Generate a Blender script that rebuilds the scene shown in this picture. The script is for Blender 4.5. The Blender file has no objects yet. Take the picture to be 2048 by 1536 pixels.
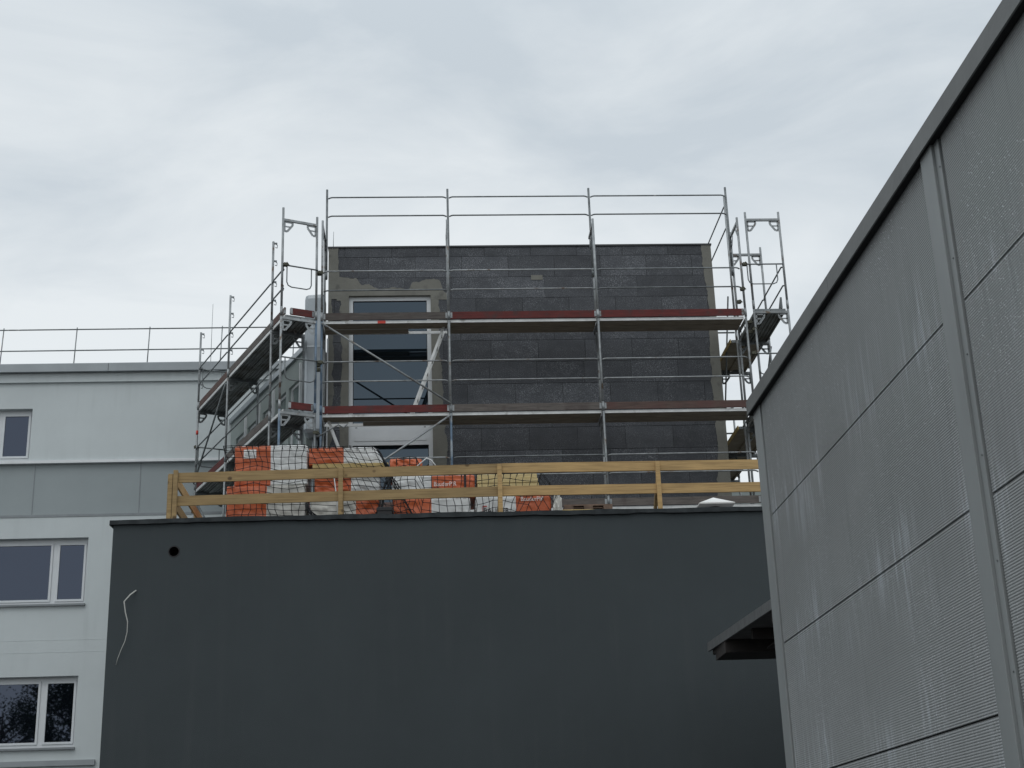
import bpy, bmesh, math, random
from mathutils import Vector, Matrix, noise
random.seed(7)
S = bpy.context.scene
COL = S.collection

# ------------------------------------------------------------------ camera
cam_d = bpy.data.cameras.new("camera")
cam = bpy.data.objects.new("camera", cam_d); COL.objects.link(cam)
cam_d.sensor_width = 36.0; cam_d.lens = 36.0 * 2905.9 / 2048.0
cam_d.clip_start = 0.05; cam_d.clip_end = 3000.0
_x = Vector((0.99807621, -0.05219625, -0.03345786)); _u = Vector((0.01429809, -0.33132369, 0.94340881)); _f = Vector((0.06032778, 0.94207227, 0.32993999))
cam.matrix_world = Matrix(((_x.x, _u.x, -_f.x, 0.0), (_x.y, _u.y, -_f.y, 0.0), (_x.z, _u.z, -_f.z, 1.6), (0, 0, 0, 1)))
S.camera = cam

# ------------------------------------------------------------------ world, sun, exposure
W = bpy.data.worlds.new("World"); S.world = W; W.use_nodes = True
nt = W.node_tree; nt.nodes.clear()
def wn(t, **k):
    n = nt.nodes.new(t)
    for a, v in k.items(): setattr(n, a, v)
    return n
SUN_EL, SUN_AZ = math.radians(52), math.radians(200)
sky = wn('ShaderNodeTexSky', sky_type='NISHITA', sun_disc=False, sun_elevation=SUN_EL, sun_rotation=SUN_AZ)
tc = wn('ShaderNodeTexCoord')
mp = wn('ShaderNodeMapping'); mp.inputs['Scale'].default_value = (1.0, 1.0, 3.0); mp.inputs['Rotation'].default_value = (0.1, 0.62, 0.15)
nz = wn('ShaderNodeTexNoise'); nz.inputs['Scale'].default_value = 4.2; nz.inputs['Detail'].default_value = 8; nz.inputs['Roughness'].default_value = 0.56; nz.inputs['Distortion'].default_value = 0.5
nz2 = wn('ShaderNodeTexNoise'); nz2.inputs['Scale'].default_value = 1.6; nz2.inputs['Detail'].default_value = 3
rmp = wn('ShaderNodeValToRGB')
rmp.color_ramp.elements[0].position = 0.42; rmp.color_ramp.elements[0].color = (0.595, 0.66, 0.715, 1)
rmp.color_ramp.elements[1].position = 0.66; rmp.color_ramp.elements[1].color = (0.83, 0.875, 0.90, 1)
mixn = wn('ShaderNodeMath', operation='MULTIPLY_ADD'); mixn.inputs[1].default_value = 0.55
sc2 = wn('ShaderNodeMath', operation='MULTIPLY'); sc2.inputs[1].default_value = 0.45
sep = wn('ShaderNodeSeparateXYZ')
zen = wn('ShaderNodeMapRange', interpolation_type='SMOOTHSTEP')
zen.inputs['From Min'].default_value = 0.5; zen.inputs['From Max'].default_value = 1.0; zen.inputs['To Min'].default_value = 10.0; zen.inputs['To Max'].default_value = 17.0
low = wn('ShaderNodeMapRange'); low.inputs['From Min'].default_value = 0.58; low.inputs['From Max'].default_value = 0.18; low.inputs['To Min'].default_value = 0.0; low.inputs['To Max'].default_value = 0.20
add = wn('ShaderNodeMath', operation='ADD')
mul = wn('ShaderNodeMix', data_type='RGBA', blend_type='MULTIPLY'); mul.inputs[0].default_value = 1.0
mx = wn('ShaderNodeMix', data_type='RGBA'); mx.inputs[0].default_value = 0.95
bg = wn('ShaderNodeBackground'); bg.inputs['Strength'].default_value = 0.1
out = wn('ShaderNodeOutputWorld')
L = nt.links.new
L(tc.outputs['Generated'], mp.inputs['Vector']); L(mp.outputs[0], nz.inputs['Vector']); L(mp.outputs[0], nz2.inputs['Vector'])
L(nz2.outputs['Fac'], sc2.inputs[0]); L(nz.outputs['Fac'], mixn.inputs[0]); L(sc2.outputs[0], mixn.inputs[2])
L(tc.outputs['Generated'], sep.inputs[0]); L(sep.outputs['Z'], low.inputs['Value']); L(sep.outputs['Z'], zen.inputs['Value'])
L(mixn.outputs[0], add.inputs[0]); L(low.outputs[0], add.inputs[1]); L(add.outputs[0], rmp.inputs[0])
L(rmp.outputs[0], mul.inputs[6]); L(zen.outputs[0], mul.inputs[7])
L(sky.outputs[0], mx.inputs[6]); L(mul.outputs[2], mx.inputs[7]); L(mx.outputs[2], bg.inputs['Color']); L(bg.outputs[0], out.inputs[0])

sun_d = bpy.data.lights.new("sun", 'SUN'); sun_d.energy = 0.5; sun_d.angle = math.radians(35); sun_d.color = (1, 0.97, 0.93)
sun = bpy.data.objects.new("sun", sun_d); COL.objects.link(sun)
sdir = Vector((math.sin(SUN_AZ) * math.cos(SUN_EL), math.cos(SUN_AZ) * math.cos(SUN_EL), math.sin(SUN_EL)))
sun.rotation_euler = sdir.to_track_quat('Z', 'Y').to_euler(); sun.location = (0, 0, 60)
S.view_settings.view_transform = 'Standard'; S.view_settings.look = 'None'
S.view_settings.exposure = 0.0; S.view_settings.gamma = 1.0; S.view_settings.use_curve_mapping = False

# ------------------------------------------------------------------ materials
def mat(name, col, rough=0.8, metal=0.0, var=0.0, scale=4.0, stretch=(1, 1, 1), col2=None, bump=0.0, bscale=60.0, spec=0.5, extra=None, rnd=0.0):
    m = bpy.data.materials.new(name); m.use_nodes = True
    t = m.node_tree; b = t.nodes['Principled BSDF']
    b.inputs['Roughness'].default_value = rough; b.inputs['Metallic'].default_value = metal
    b.inputs['Specular IOR Level'].default_value = spec
    c = (*col, 1)
    tcn = t.nodes.new('ShaderNodeTexCoord'); mpn = t.nodes.new('ShaderNodeMapping'); mpn.inputs['Scale'].default_value = stretch
    t.links.new(tcn.outputs['Object'], mpn.inputs[0])
    last = None
    if var > 0 or col2:
        n = t.nodes.new('ShaderNodeTexNoise'); n.inputs['Scale'].default_value = scale; n.inputs['Detail'].default_value = 8; n.inputs['Roughness'].default_value = 0.6
        t.links.new(mpn.outputs[0], n.inputs['Vector'])
        r = t.nodes.new('ShaderNodeValToRGB'); r.color_ramp.elements[0].position = 0.32; r.color_ramp.elements[1].position = 0.68
        if col2: r.color_ramp.elements[0].color = (*col2, 1); r.color_ramp.elements[1].color = c
        else:
            r.color_ramp.elements[0].color = (*[v * (1 - var) for v in col], 1); r.color_ramp.elements[1].color = (*[min(1, v * (1 + var)) for v in col], 1)
        t.links.new(n.outputs['Fac'], r.inputs[0]); last = r.outputs[0]
    else:
        rg = t.nodes.new('ShaderNodeRGB'); rg.outputs[0].default_value = c; last = rg.outputs[0]
    if rnd > 0:
        oi = t.nodes.new('ShaderNodeObjectInfo'); mr = t.nodes.new('ShaderNodeMapRange'); mr.inputs['To Min'].default_value = 1 - rnd; mr.inputs['To Max'].default_value = 1 + rnd
        hs = t.nodes.new('ShaderNodeHueSaturation'); t.links.new(oi.outputs['Random'], mr.inputs[0]); t.links.new(mr.outputs[0], hs.inputs['Value']); t.links.new(last, hs.inputs['Color']); last = hs.outputs[0]
    if extra: last = extra(t, tcn, last, b) or last
    t.links.new(last, b.inputs['Base Color'])
    if bump > 0:
        n = t.nodes.new('ShaderNodeTexNoise'); n.inputs['Scale'].default_value = bscale; n.inputs['Detail'].default_value = 4
        t.links.new(tcn.outputs['Object'], n.inputs['Vector'])
        bp = t.nodes.new('ShaderNodeBump'); bp.inputs['Strength'].default_value = bump; bp.inputs['Distance'].default_value = 0.01
        t.links.new(n.outputs['Fac'], bp.inputs['Height']); t.links.new(bp.outputs[0], b.inputs['Normal'])
    return m

def mixc(t, fac, a, bcol):
    m = t.nodes.new('ShaderNodeMix'); m.data_type = 'RGBA'
    t.links.new(fac, m.inputs[0]); t.links.new(a, m.inputs[6])
    if isinstance(bcol, tuple): m.inputs[7].default_value = (*bcol, 1)
    else: t.links.new(bcol, m.inputs[7])
    return m.outputs[2]
def noisef(t, tcn, scale, stretch, lo, hi, detail=4, off=(0, 0, 0)):
    mpn = t.nodes.new('ShaderNodeMapping'); mpn.inputs['Scale'].default_value = stretch; mpn.inputs['Location'].default_value = off
    t.links.new(tcn.outputs['Object'], mpn.inputs[0])
    n = t.nodes.new('ShaderNodeTexNoise'); n.inputs['Scale'].default_value = scale; n.inputs['Detail'].default_value = detail
    t.links.new(mpn.outputs[0], n.inputs['Vector'])
    r = t.nodes.new('ShaderNodeMapRange'); r.inputs['From Min'].default_value = lo; r.inputs['From Max'].default_value = hi
    t.links.new(n.outputs['Fac'], r.inputs[0]); return r.outputs[0]

def board_extra(t, tcn, last, b):
    at = t.nodes.new('ShaderNodeAttribute'); at.attribute_name = 'tone'
    sp = noisef(t, tcn, 62, (1, 1, 1), 0.50, 0.72, 3)
    patch = noisef(t, tcn, 2.2, (1, 1, 1.6), 0.25, 0.62, 3)
    mm = t.nodes.new('ShaderNodeMath'); mm.operation = 'MULTIPLY'; t.links.new(sp, mm.inputs[0]); t.links.new(patch, mm.inputs[1])
    m3 = t.nodes.new('ShaderNodeMath'); m3.operation = 'MULTIPLY'; t.links.new(mm.outputs[0], m3.inputs[0]); t.links.new(at.outputs['Fac'], m3.inputs[1])
    c = mixc(t, m3.outputs[0], last, (0.23, 0.24, 0.255))
    hs = t.nodes.new('ShaderNodeHueSaturation'); t.links.new(c, hs.inputs['Color']); t.links.new(at.outputs['Fac'], hs.inputs['Value'])
    return hs.outputs[0]
def streak_extra(t, tcn, last, b):
    def mth(op, a, b_=None, v=None):
        m = t.nodes.new('ShaderNodeMath'); m.operation = op; t.links.new(a, m.inputs[0])
        if b_ is not None: t.links.new(b_, m.inputs[1])
        if v is not None: m.inputs[1].default_value = v
        return m.outputs[0]
    sx = t.nodes.new('ShaderNodeSeparateXYZ'); t.links.new(tcn.outputs['Object'], sx.inputs[0])
    zf = mth('FRACT', mth('ADD', sx.outputs['Z'], v=-0.32 + 5))
    wob = noisef(t, tcn, 1.0, (1, 5, .3), 0.3, 0.7, 5, (4, 4, 4))
    run = t.nodes.new('ShaderNodeMapRange'); run.inputs['From Min'].default_value = 0.0; run.inputs['From Max'].default_value = 0.55     # wet runs gather above and below each joint
    dist = mth('ABSOLUTE', mth('ADD', zf, v=-0.5)); t.links.new(mth('MULTIPLY', dist, mth('ADD', wob, v=0.45)), run.inputs[0])
    topf = t.nodes.new('ShaderNodeMapRange'); topf.inputs['From Min'].default_value = 5.05; topf.inputs['From Max'].default_value = 4.7; topf.inputs['To Min'].default_value = 0.08; t.links.new(sx.outputs['Z'], topf.inputs[0])
    s1 = noisef(t, tcn, 1.0, (1, 16, 1.1), 0.52, 0.68, 6)
    s2 = noisef(t, tcn, 1.0, (1, 48, 2.2), 0.52, 0.72, 6, (3, 1, 2))
    zone = noisef(t, tcn, 0.7, (1, 1.4, 1.0), 0.44, 0.60, 4, (7, 2, 0))
    a = t.nodes.new('ShaderNodeMath'); a.operation = 'ADD'; a.use_clamp = True; t.links.new(s1, a.inputs[0]); t.links.new(s2, a.inputs[1])
    m = mth('MULTIPLY', mth('MULTIPLY', mth('MULTIPLY', a.outputs[0], zone), mth('MULTIPLY', run.outputs[0], topf.outputs[0])), v=1.0)
    cl = t.nodes.new('ShaderNodeClamp'); t.links.new(m, cl.inputs[0])
    c = mixc(t, cl.outputs[0], last, (0.72, 0.76, 0.80))  # water runs lightened in colour, which paints in their wet glints
    wet = t.nodes.new('ShaderNodeMapRange'); wet.inputs['To Min'].default_value = 0.44; wet.inputs['To Max'].default_value = 0.2; t.links.new(cl.outputs[0], wet.inputs[0]); t.links.new(wet.outputs[0], b.inputs['Roughness'])
    dk = noisef(t, tcn, 1.0, (1, 18, 1.2), 0.56, 0.8, 5, (11, 5, 3))
    c = mixc(t, mth('MULTIPLY', dk, v=0.4), c, (0.19, 0.205, 0.205))
    sp = noisef(t, tcn, 85, (1, 1, 1), 0.665, 0.72, 1)
    zs = noisef(t, tcn, 0.9, (1, 1, 1), 0.40, 0.55, 2, (2, 9, 4))
    return mixc(t, mth('MULTIPLY', sp, zs), c, (0.95, 0.97, 1.0))
def knot_extra(t, tcn, last, b):
    mpn = t.nodes.new('ShaderNodeMapping'); mpn.inputs['Scale'].default_value = (3.4, 0.0, 4.0); t.links.new(tcn.outputs['Object'], mpn.inputs[0])
    v = t.nodes.new('ShaderNodeTexVoronoi'); v.inputs['Scale'].default_value = 1.0; t.links.new(mpn.outputs[0], v.inputs['Vector'])
    r = t.nodes.new('ShaderNodeMapRange'); r.inputs['From Min'].default_value = 0.08; r.inputs['From Max'].default_value = 0.15; r.inputs['To Min'].default_value = 0.85; r.inputs['To Max'].default_value = 0
    t.links.new(v.outputs['Distance'], r.inputs[0])
    c = mixc(t, r.outputs[0], last, (0.06, 0.035, 0.018))
    g = noisef(t, tcn, 1.0, (2.0, 30, 55), 0.45, 0.75, 4)
    gs = t.nodes.new('ShaderNodeMath'); gs.operation = 'MULTIPLY'; gs.inputs[1].default_value = 0.65; t.links.new(g, gs.inputs[0])
    return mixc(t, gs.outputs[0], c, (0.17, 0.11, 0.05))
def worn_extra(cl, lo=0.52, hi=0.66, sc=3.0):
    def f(t, tcn, last, b):
        return mixc(t, noisef(t, tcn, sc, (1, 1, 1), lo, hi, 8), last, cl)
    return f

def drip_extra(cl, k, lo=0.52, hi=0.75):
    def f(t, tcn, last, b):
        d1 = noisef(t, tcn, 1.0, (5.0, 5.0, 0.35), lo, hi, 6)
        d2 = noisef(t, tcn, 0.9, (1, 1, 1), 0.35, 0.7, 3, (5, 5, 1))
        m = t.nodes.new('ShaderNodeMath'); m.operation = 'MULTIPLY'; t.links.new(d1, m.inputs[0]); t.links.new(d2, m.inputs[1])
        m2 = t.nodes.new('ShaderNodeMath'); m2.operation = 'MULTIPLY'; m2.inputs[1].default_value = k; t.links.new(m.outputs[0], m2.inputs[0])
        return mixc(t, m2.outputs[0], last, cl)
    return f
M = {}
M['render_white'] = mat('white_render', (0.555, 0.60, 0.605), 0.92, var=0.04, scale=0.7, bump=0.35, bscale=90, extra=drip_extra((0.40, 0.44, 0.44), 0.45))
M['render_band'] = mat('grey_render_band', (0.31, 0.347, 0.355), 0.92, var=0.04, scale=0.8, bump=0.3, bscale=90)
M['trim_white'] = mat('white_trim', (0.72, 0.74, 0.75), 0.7, var=0.06, scale=3)
M['coping'] = mat('grey_coping_metal', (0.30, 0.325, 0.34), 0.5, 0.3, var=0.08, scale=1.5)
M['frame_white'] = mat('white_window_frame', (0.62, 0.645, 0.66), 0.45, var=0.03, scale=4)
M['sill'] = mat('grey_sill', (0.22, 0.24, 0.25), 0.5, 0.2, var=0.1)
M['gasket'] = mat('black_gasket', (0.012, 0.012, 0.014), 0.8)
def glass(name, col, ior=1.9, rough=0.015, tint=(1, 1, 1)):
    m = mat(name, col, rough, 0.0, bump=0.012, bscale=1.4); b = m.node_tree.nodes['Principled BSDF']; b.inputs['IOR'].default_value = ior; b.inputs['Specular Tint'].default_value = (*tint, 1); return m
M['glass'] = glass('window_glass', (0.003, 0.004, 0.007), 2.0, tint=(0.60, 0.70, 0.93))
M['glass_big'] = glass('tall_window_glass', (0.003, 0.005, 0.007), 1.95, tint=(0.60, 0.76, 0.92))
M['glass_green'] = glass('green_glass', (0.16, 0.20, 0.195), 1.6, 0.06)
M['dark_wall'] = mat('anthracite_render', (0.046, 0.056, 0.060), 0.95, var=0.08, scale=0.5, bump=0.45, bscale=110, extra=drip_extra((0.062, 0.070, 0.073), 0.5))
M['flash'] = mat('bitumen_flashing', (0.032, 0.036, 0.038), 0.95, var=0.35, scale=6, bump=0.4, bscale=12, spec=0.15)
M['roofing'] = mat('grey_roofing', (0.12, 0.12, 0.12), 0.9, var=0.2)
M['board'] = mat('grey_foam_board', (0.064, 0.068, 0.076), 0.95, var=0.12, scale=5, extra=board_extra, bump=0.3, bscale=130)
M['plaster'] = mat('olive_grey_plaster', (0.18, 0.178, 0.157), 0.95, var=0.13, scale=2.5, bump=0.3, bscale=40, extra=worn_extra((0.125, 0.124, 0.112), 0.55, 0.72, 5))
M['capping'] = mat('roof_capping', (0.05, 0.052, 0.055), 0.7)
M['galv'] = mat('galvanised_steel', (0.27, 0.285, 0.29), 0.5, 0.5, var=0.25, scale=7, rnd=0.2, extra=worn_extra((0.13, 0.095, 0.07), 0.60, 0.70, 6))
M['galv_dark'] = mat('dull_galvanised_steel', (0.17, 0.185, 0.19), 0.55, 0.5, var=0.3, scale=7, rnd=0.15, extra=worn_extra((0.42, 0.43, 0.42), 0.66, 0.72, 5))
M['galv_blue'] = mat('blue_painted_steel', (0.10, 0.15, 0.21), 0.6, 0.2, var=0.3, scale=5, extra=worn_extra((0.26, 0.29, 0.31)))
M['alu'] = mat('aluminium_beam', (0.62, 0.63, 0.62), 0.45, 0.2, var=0.15, scale=5, extra=worn_extra((0.30, 0.29, 0.27), 0.62, 0.72, 4))
M['rust_clamp'] = mat('rusty_coupler', (0.10, 0.10, 0.075), 0.8, 0.3, var=0.4, scale=30)
M['red_label'] = mat('red_sticker', (0.55, 0.05, 0.03), 0.6)
M['toe_red'] = mat('red_brown_toe_board', (0.105, 0.020, 0.018), 0.85, var=0.25, scale=3, stretch=(1, 1, 8), extra=worn_extra((0.06, 0.03, 0.028), 0.50, 0.75, 5), rnd=0.1)
M['toe_grey'] = mat('weathered_grey_toe_board', (0.10, 0.088, 0.08), 0.9, var=0.3, scale=3, stretch=(1, 1, 10), extra=worn_extra((0.075, 0.06, 0.055), 0.50, 0.7, 4), rnd=0.15)
M['toe_brown'] = mat('brown_toe_board', (0.10, 0.065, 0.055), 0.9, var=0.3, scale=3, stretch=(1, 1, 8), extra=worn_extra((0.10, 0.05, 0.045), 0.45, 0.7, 3), rnd=0.15)
M['ply'] = mat('brown_deck_plywood', (0.27, 0.235, 0.185), 0.85, var=0.25, scale=3, stretch=(1, 6, 1))
M['deck_steel'] = mat('ribbed_steel_deck', (0.22, 0.23, 0.225), 0.6, 0.3, var=0.3, scale=3, extra=worn_extra((0.12, 0.11, 0.095), 0.5, 0.68, 2.5))
M['wood_new'] = mat('new_pine_board', (0.46, 0.305, 0.135), 0.85, var=0.16, scale=2.0, stretch=(1, 1, 7), extra=knot_extra, rnd=0.08)
M['wood_old'] = mat('aged_pine_board', (0.31, 0.215, 0.10), 0.85, var=0.2, scale=2.0, stretch=(1, 1, 7), extra=knot_extra, rnd=0.1)
M['wood_y'] = mat('yellow_wood', (0.50, 0.37, 0.16), 0.85, var=0.2, scale=8, stretch=(1, 4, 6), rnd=0.15)
M['pallet'] = mat('old_pallet_wood', (0.14, 0.095, 0.07), 0.9, var=0.35, scale=6, rnd=0.2)
M['foil_orange'] = mat('orange_foil', (0.52, 0.108, 0.032), 0.42, var=0.12, scale=2.5, rnd=0.06)
M['foil_white'] = mat('white_foil', (0.66, 0.67, 0.66), 0.42, var=0.08, scale=3)
M['foil_dull'] = mat('dull_white_foil', (0.50, 0.49, 0.45), 0.5, var=0.15, scale=4)  # dimmer, greyer white than the other foil
M['slab_yellow'] = mat('yellow_insulation_slab', (0.66, 0.52, 0.26), 0.9, var=0.12, scale=6, stretch=(1, 1, 12))
M['net'] = mat('black_net_cord', (0.006, 0.007, 0.009), 0.8)
M['black'] = mat('black_plastic', (0.012, 0.012, 0.014), 0.6)
M['ink'] = mat('black_print', (0.02, 0.02, 0.022), 0.6)
M['ink_white'] = mat('white_print', (0.82, 0.82, 0.80), 0.6)
M['ink_red'] = mat('red_print', (0.5, 0.03, 0.02), 0.6)
M['panel'] = mat('silver_ribbed_panel', (0.375, 0.388, 0.388), 0.42, 0.25, var=0.05, scale=1.2, extra=streak_extra)
M['panel_trim'] = mat('silver_trim', (0.245, 0.26, 0.26), 0.55, 0.2, var=0.10, scale=2.5, stretch=(1, 1, 0.3), bump=0.05, bscale=6)
M['trim_dark'] = mat('shaded_trim_metal', (0.10, 0.105, 0.11), 0.5, 0.3, var=0.15, scale=3)
M['fascia'] = mat('grey_roof_fascia', (0.12, 0.125, 0.122), 0.5, 0.3, var=0.14, scale=3, bump=0.12, bscale=25)
M['duct'] = mat('sheet_metal_duct', (0.34, 0.37, 0.39), 0.35, 0.6, var=0.08, scale=2)
M['dark_void'] = mat('dark_joint_and_shade', (0.01, 0.01, 0.011), 0.9)  # panel joints and hollows; also paints the shade below the hall fascia
M['cable'] = mat('light_grey_cable', (0.45, 0.45, 0.42), 0.6, var=0.1)
M['wing_wall'] = mat('pale_green_grey_cladding', (0.27, 0.31, 0.30), 0.8, var=0.06, scale=2)
M['canopy_under'] = mat('shaded_canopy_timber', (0.028, 0.024, 0.022), 0.9, var=0.3)  # timber tone kept near black so it holds the shade under the canopy
M['canopy_edge'] = mat('canopy_edge_metal', (0.13, 0.135, 0.135), 0.6, 0.2, var=0.2, scale=6, stretch=(1, 3, 1))
M['asphalt'] = mat('asphalt', (0.06, 0.06, 0.06), 0.95, var=0.25, scale=8, bump=0.3, bscale=80)
M['bark'] = mat('bark', (0.07, 0.055, 0.04), 0.95, var=0.3, scale=12)
M['leaf'] = mat('leaf', (0.045, 0.075, 0.03), 0.8, var=0.35, scale=2)

# ------------------------------------------------------------------ builders
class MB:
    """collects shapes, builds ONE mesh object"""
    def __init__(s): s.v = []; s.f = []; s.mi = []; s.sm = []; s.tone = []
    def face(s, idx, mi=0, sm=False, tone=1.0): s.f.append(idx); s.mi.append(mi); s.sm.append(sm); s.tone.append(tone)
    def box(s, x0, x1, y0, y1, z0, z1, mi=0, tone=1.0, M4=None):
        b = len(s.v); P = [(x0, y0, z0), (x1, y0, z0), (x1, y1, z0), (x0, y1, z0), (x0, y0, z1), (x1, y0, z1), (x1, y1, z1), (x0, y1, z1)]
        if M4: P = [tuple(M4 @ Vector(p)) for p in P]
        s.v += P
        for q in ((0, 3, 2, 1), (4, 5, 6, 7), (0, 1, 5, 4), (1, 2, 6, 5), (2, 3, 7, 6), (3, 0, 4, 7)): s.face([b + i for i in q], mi, False, tone)
        return s
    def bbox(s, x0, x1, y0, y1, z0, z1, c=0.004, mi=0):
        """box with chamfered edges"""
        bm = bmesh.new(); bmesh.ops.create_cube(bm, size=1.0)
        for v in bm.verts: v.co = Vector(((x0 + x1) / 2 + v.co.x * (x1 - x0), (y0 + y1) / 2 + v.co.y * (y1 - y0), (z0 + z1) / 2 + v.co.z * (z1 - z0)))
        bmesh.ops.bevel(bm, geom=bm.edges[:], offset=c, segments=1, affect='EDGES')
        return s.bm(bm, mi)
    def bm(s, bm, mi=0, sm=False):
        b = len(s.v); bm.verts.index_update(); s.v += [tuple(v.co) for v in bm.verts]
        for f in bm.faces: s.face([b + v.index for v in f.verts], mi, sm)
        bm.free(); return s
    def beam(s, p0, p1, w, h, up=(0, 0, 1), mi=0):
        """rectangular bar: w across, h along 'up'"""
        p0, p1 = Vector(p0), Vector(p1); d = (p1 - p0).normalized(); u = Vector(up); r = d.cross(u).normalized(); u = r.cross(d).normalized()
        b = len(s.v)
        for p in (p0, p1):
            for a, c in ((-1, -1), (1, -1), (1, 1), (-1, 1)): s.v.append(tuple(p + r * a * w / 2 + u * c * h / 2))
        for q in ((0, 1, 2, 3), (7, 6, 5, 4), (0, 4, 5, 1), (1, 5, 6, 2), (2, 6, 7, 3), (3, 7, 4, 0)): s.face([b + i for i in q], mi)
        return s
    def tube(s, pts, r, n=8, mi=0, cap=True, r2=None):
        pts = [Vector(p) for p in pts]; b = len(s.v); k = len(pts); prev = None
        for i, p in enumerate(pts):
            d = ((pts[min(i + 1, k - 1)] - pts[i]) .normalized() if i == 0 else (pts[i] - pts[i - 1]).normalized() if i == k - 1 else ((pts[i + 1] - pts[i]).normalized() + (pts[i] - pts[i - 1]).normalized()).normalized())
            if prev is None:
                a = Vector((0, 0, 1)) if abs(d.z) < 0.9 else Vector((1, 0, 0)); u = d.cross(a).normalized()
            else:
                u = (prev - d * prev.dot(d)).normalized()
            prev = u; w = d.cross(u); rr = r if r2 is None else r + (r2 - r) * i / (k - 1)
            for j in range(n):
                a = 2 * math.pi * j / n; s.v.append(tuple(p + (u * math.cos(a) + w * math.sin(a)) * rr))
        for i in range(k - 1):
            for j in range(n):
                s.face([b + i * n + j, b + i * n + (j + 1) % n, b + (i + 1) * n + (j + 1) % n, b + (i + 1) * n + j], mi, n > 4)
        if cap: s.face([b + j for j in range(n)][::-1], mi); s.face([b + (k - 1) * n + j for j in range(n)], mi)
        return s
    def prism(s, poly, ax, a0, a1, mi=0):
        """2-D polygon extruded along axis ax ('x','y','z') from a0 to a1"""
        b = len(s.v); k = len(poly)
        def P(p, a): return {'y': (p[0], a, p[1]), 'x': (a, p[0], p[1]), 'z': (p[0], p[1], a)}[ax]
        s.v += [P(p, a0) for p in poly] + [P(p, a1) for p in poly]
        s.face([b + i for i in range(k)], mi); s.face([b + k + i for i in range(k)][::-1], mi)
        for i in range(k): s.face([b + (i + 1) % k, b + i, b + k + i, b + k + (i + 1) % k], mi)
        return s
    def build(s, name, mats, parent=None, loc=None, fix=True):
        me = bpy.data.meshes.new(name)
        o0 = Vector(loc) if loc else Vector((0, 0, 0))
        me.from_pydata([tuple(Vector(v) - o0) for v in s.v], [], s.f)
        if not isinstance(mats, (list, tuple)): mats = [mats]
        for m in mats: me.materials.append(M[m] if isinstance(m, str) else m)
        me.polygons.foreach_set('material_index', s.mi); me.polygons.foreach_set('use_smooth', s.sm)
        if any(t != 1.0 for t in s.tone):
            a = me.attributes.new('tone', 'FLOAT', 'FACE'); a.data.foreach_set('value', s.tone)
        if fix:
            bm = bmesh.new(); bm.from_mesh(me); bmesh.ops.recalc_face_normals(bm, faces=bm.faces); bm.to_mesh(me); bm.free()
        me.update()
        o = bpy.data.objects.new(name, me); COL.objects.link(o)
        if parent: o.parent = parent
        if loc: o.location = loc
        return o

def tag(o, label=None, cat=None, group=None, kind=None):
    if label: o['label'] = label
    if cat: o['category'] = cat
    if group: o['group'] = group
    if kind: o['kind'] = kind
    return o
def thing(name, label, cat, loc=(0, 0, 0), rz=0.0, group=None):
    o = bpy.data.objects.new(name, None); COL.objects.link(o); o.location = loc; o.rotation_euler = (0, 0, rz); o.empty_display_size = 0.3
    return tag(o, label, cat, group)
def rel(o, root_loc):  # parts written in world coordinates under a root that stands elsewhere
    for v in o.data.vertices: v.co = v.co - Vector(root_loc)
    return o

# ------------------------------------------------------------------ ground
tag(MB().box(-400, 400, -300, 700, -0.2, 0).build('ground', 'asphalt'), kind='structure')

# ------------------------------------------------------------------ white building
WB = thing('white_building', 'long white rendered building with a grey band and grey roof coping behind the scaffolding', 'building', (-12, 34.0, 0))
def wp(mb, name, m): return rel(mb.build(name, m, WB), (-12, 34.0, 0))
YW = 34.0
wins = [(-11.2, -9.48, 11.77, 13.05, -10.26), (-11.2, -7.95, 8.27, 9.83, -8.73), (-11.2, -7.98, 5.02, 6.60, -8.79)]
xs0, xs1 = -24.0, -1.2
w = MB()
w.box(xs0, -11.2, YW, YW + 0.5, 0, 10.36); w.box(xs0, -11.2, YW, YW + .5, 11.70, 13.75)
w.box(-7.95, xs1, YW, YW + .5, 0, 10.36); w.box(-9.48, xs1, YW, YW + .5, 11.70, 13.75)
w.box(-11.2, -9.48, YW, YW + .5, 13.05, 13.75)
w.box(-11.2, -7.95, YW, YW + .5, 9.83, 10.36); w.box(-11.2, -7.95, YW, YW + .5, 6.60, 8.2); w.box(-11.2, -7.95, YW, YW + .5, 0, 4.95)
w.box(-7.98, -7.95, YW, YW + .5, 4.95, 6.60)
wp(w, 'wall', 'render_white')
wp(MB().box(xs0, xs1, YW + 0.06, YW + 0.5, 10.36, 11.70), 'wall_band', 'render_band')
for x in (-11.83, -9.33, -6.83, -4.33): wp(MB().box(x - .009, x + .009, YW + 0.052, YW + 0.07, 10.40, 11.66), 'band_joint', 'sill')
wp(MB().box(xs0, xs1, YW - 0.05, YW + 0.1, 11.655, 11.72), 'string_course', 'trim_white')
wp(MB().box(xs0, xs1, YW - 0.012, YW + 0.1, 10.335, 10.395), 'band_edge', 'sill')
wp(MB().box(xs0, xs1, YW - 0.07, YW + 0.5, 13.70, 13.93), 'cornice', 'trim_white').data.materials[0] = M['render_white']
c = MB(); c.prism([(YW - .20, 13.93), (YW - .20, 14.13), (YW - .17, 14.15), (YW + .6, 14.17), (YW + .6, 13.935), (YW - .16, 13.935)], 'x', xs0, -7.70)
c.prism([(YW - .20, 13.93), (YW - .20, 14.13), (YW - .17, 14.15), (YW + .6, 14.17), (YW + .6, 13.935), (YW - .16, 13.935)], 'x', -7.688, xs1)
wp(c, 'coping', 'coping')
wp(MB().box(xs0, xs1, YW + .5, YW + 9, 0, 13.9), 'roof', 'roofing')
wp(MB().box(-11.2, -7.49, YW - .07, YW + .05, 4.60, 4.72), 'ledge', 'coping')
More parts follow.
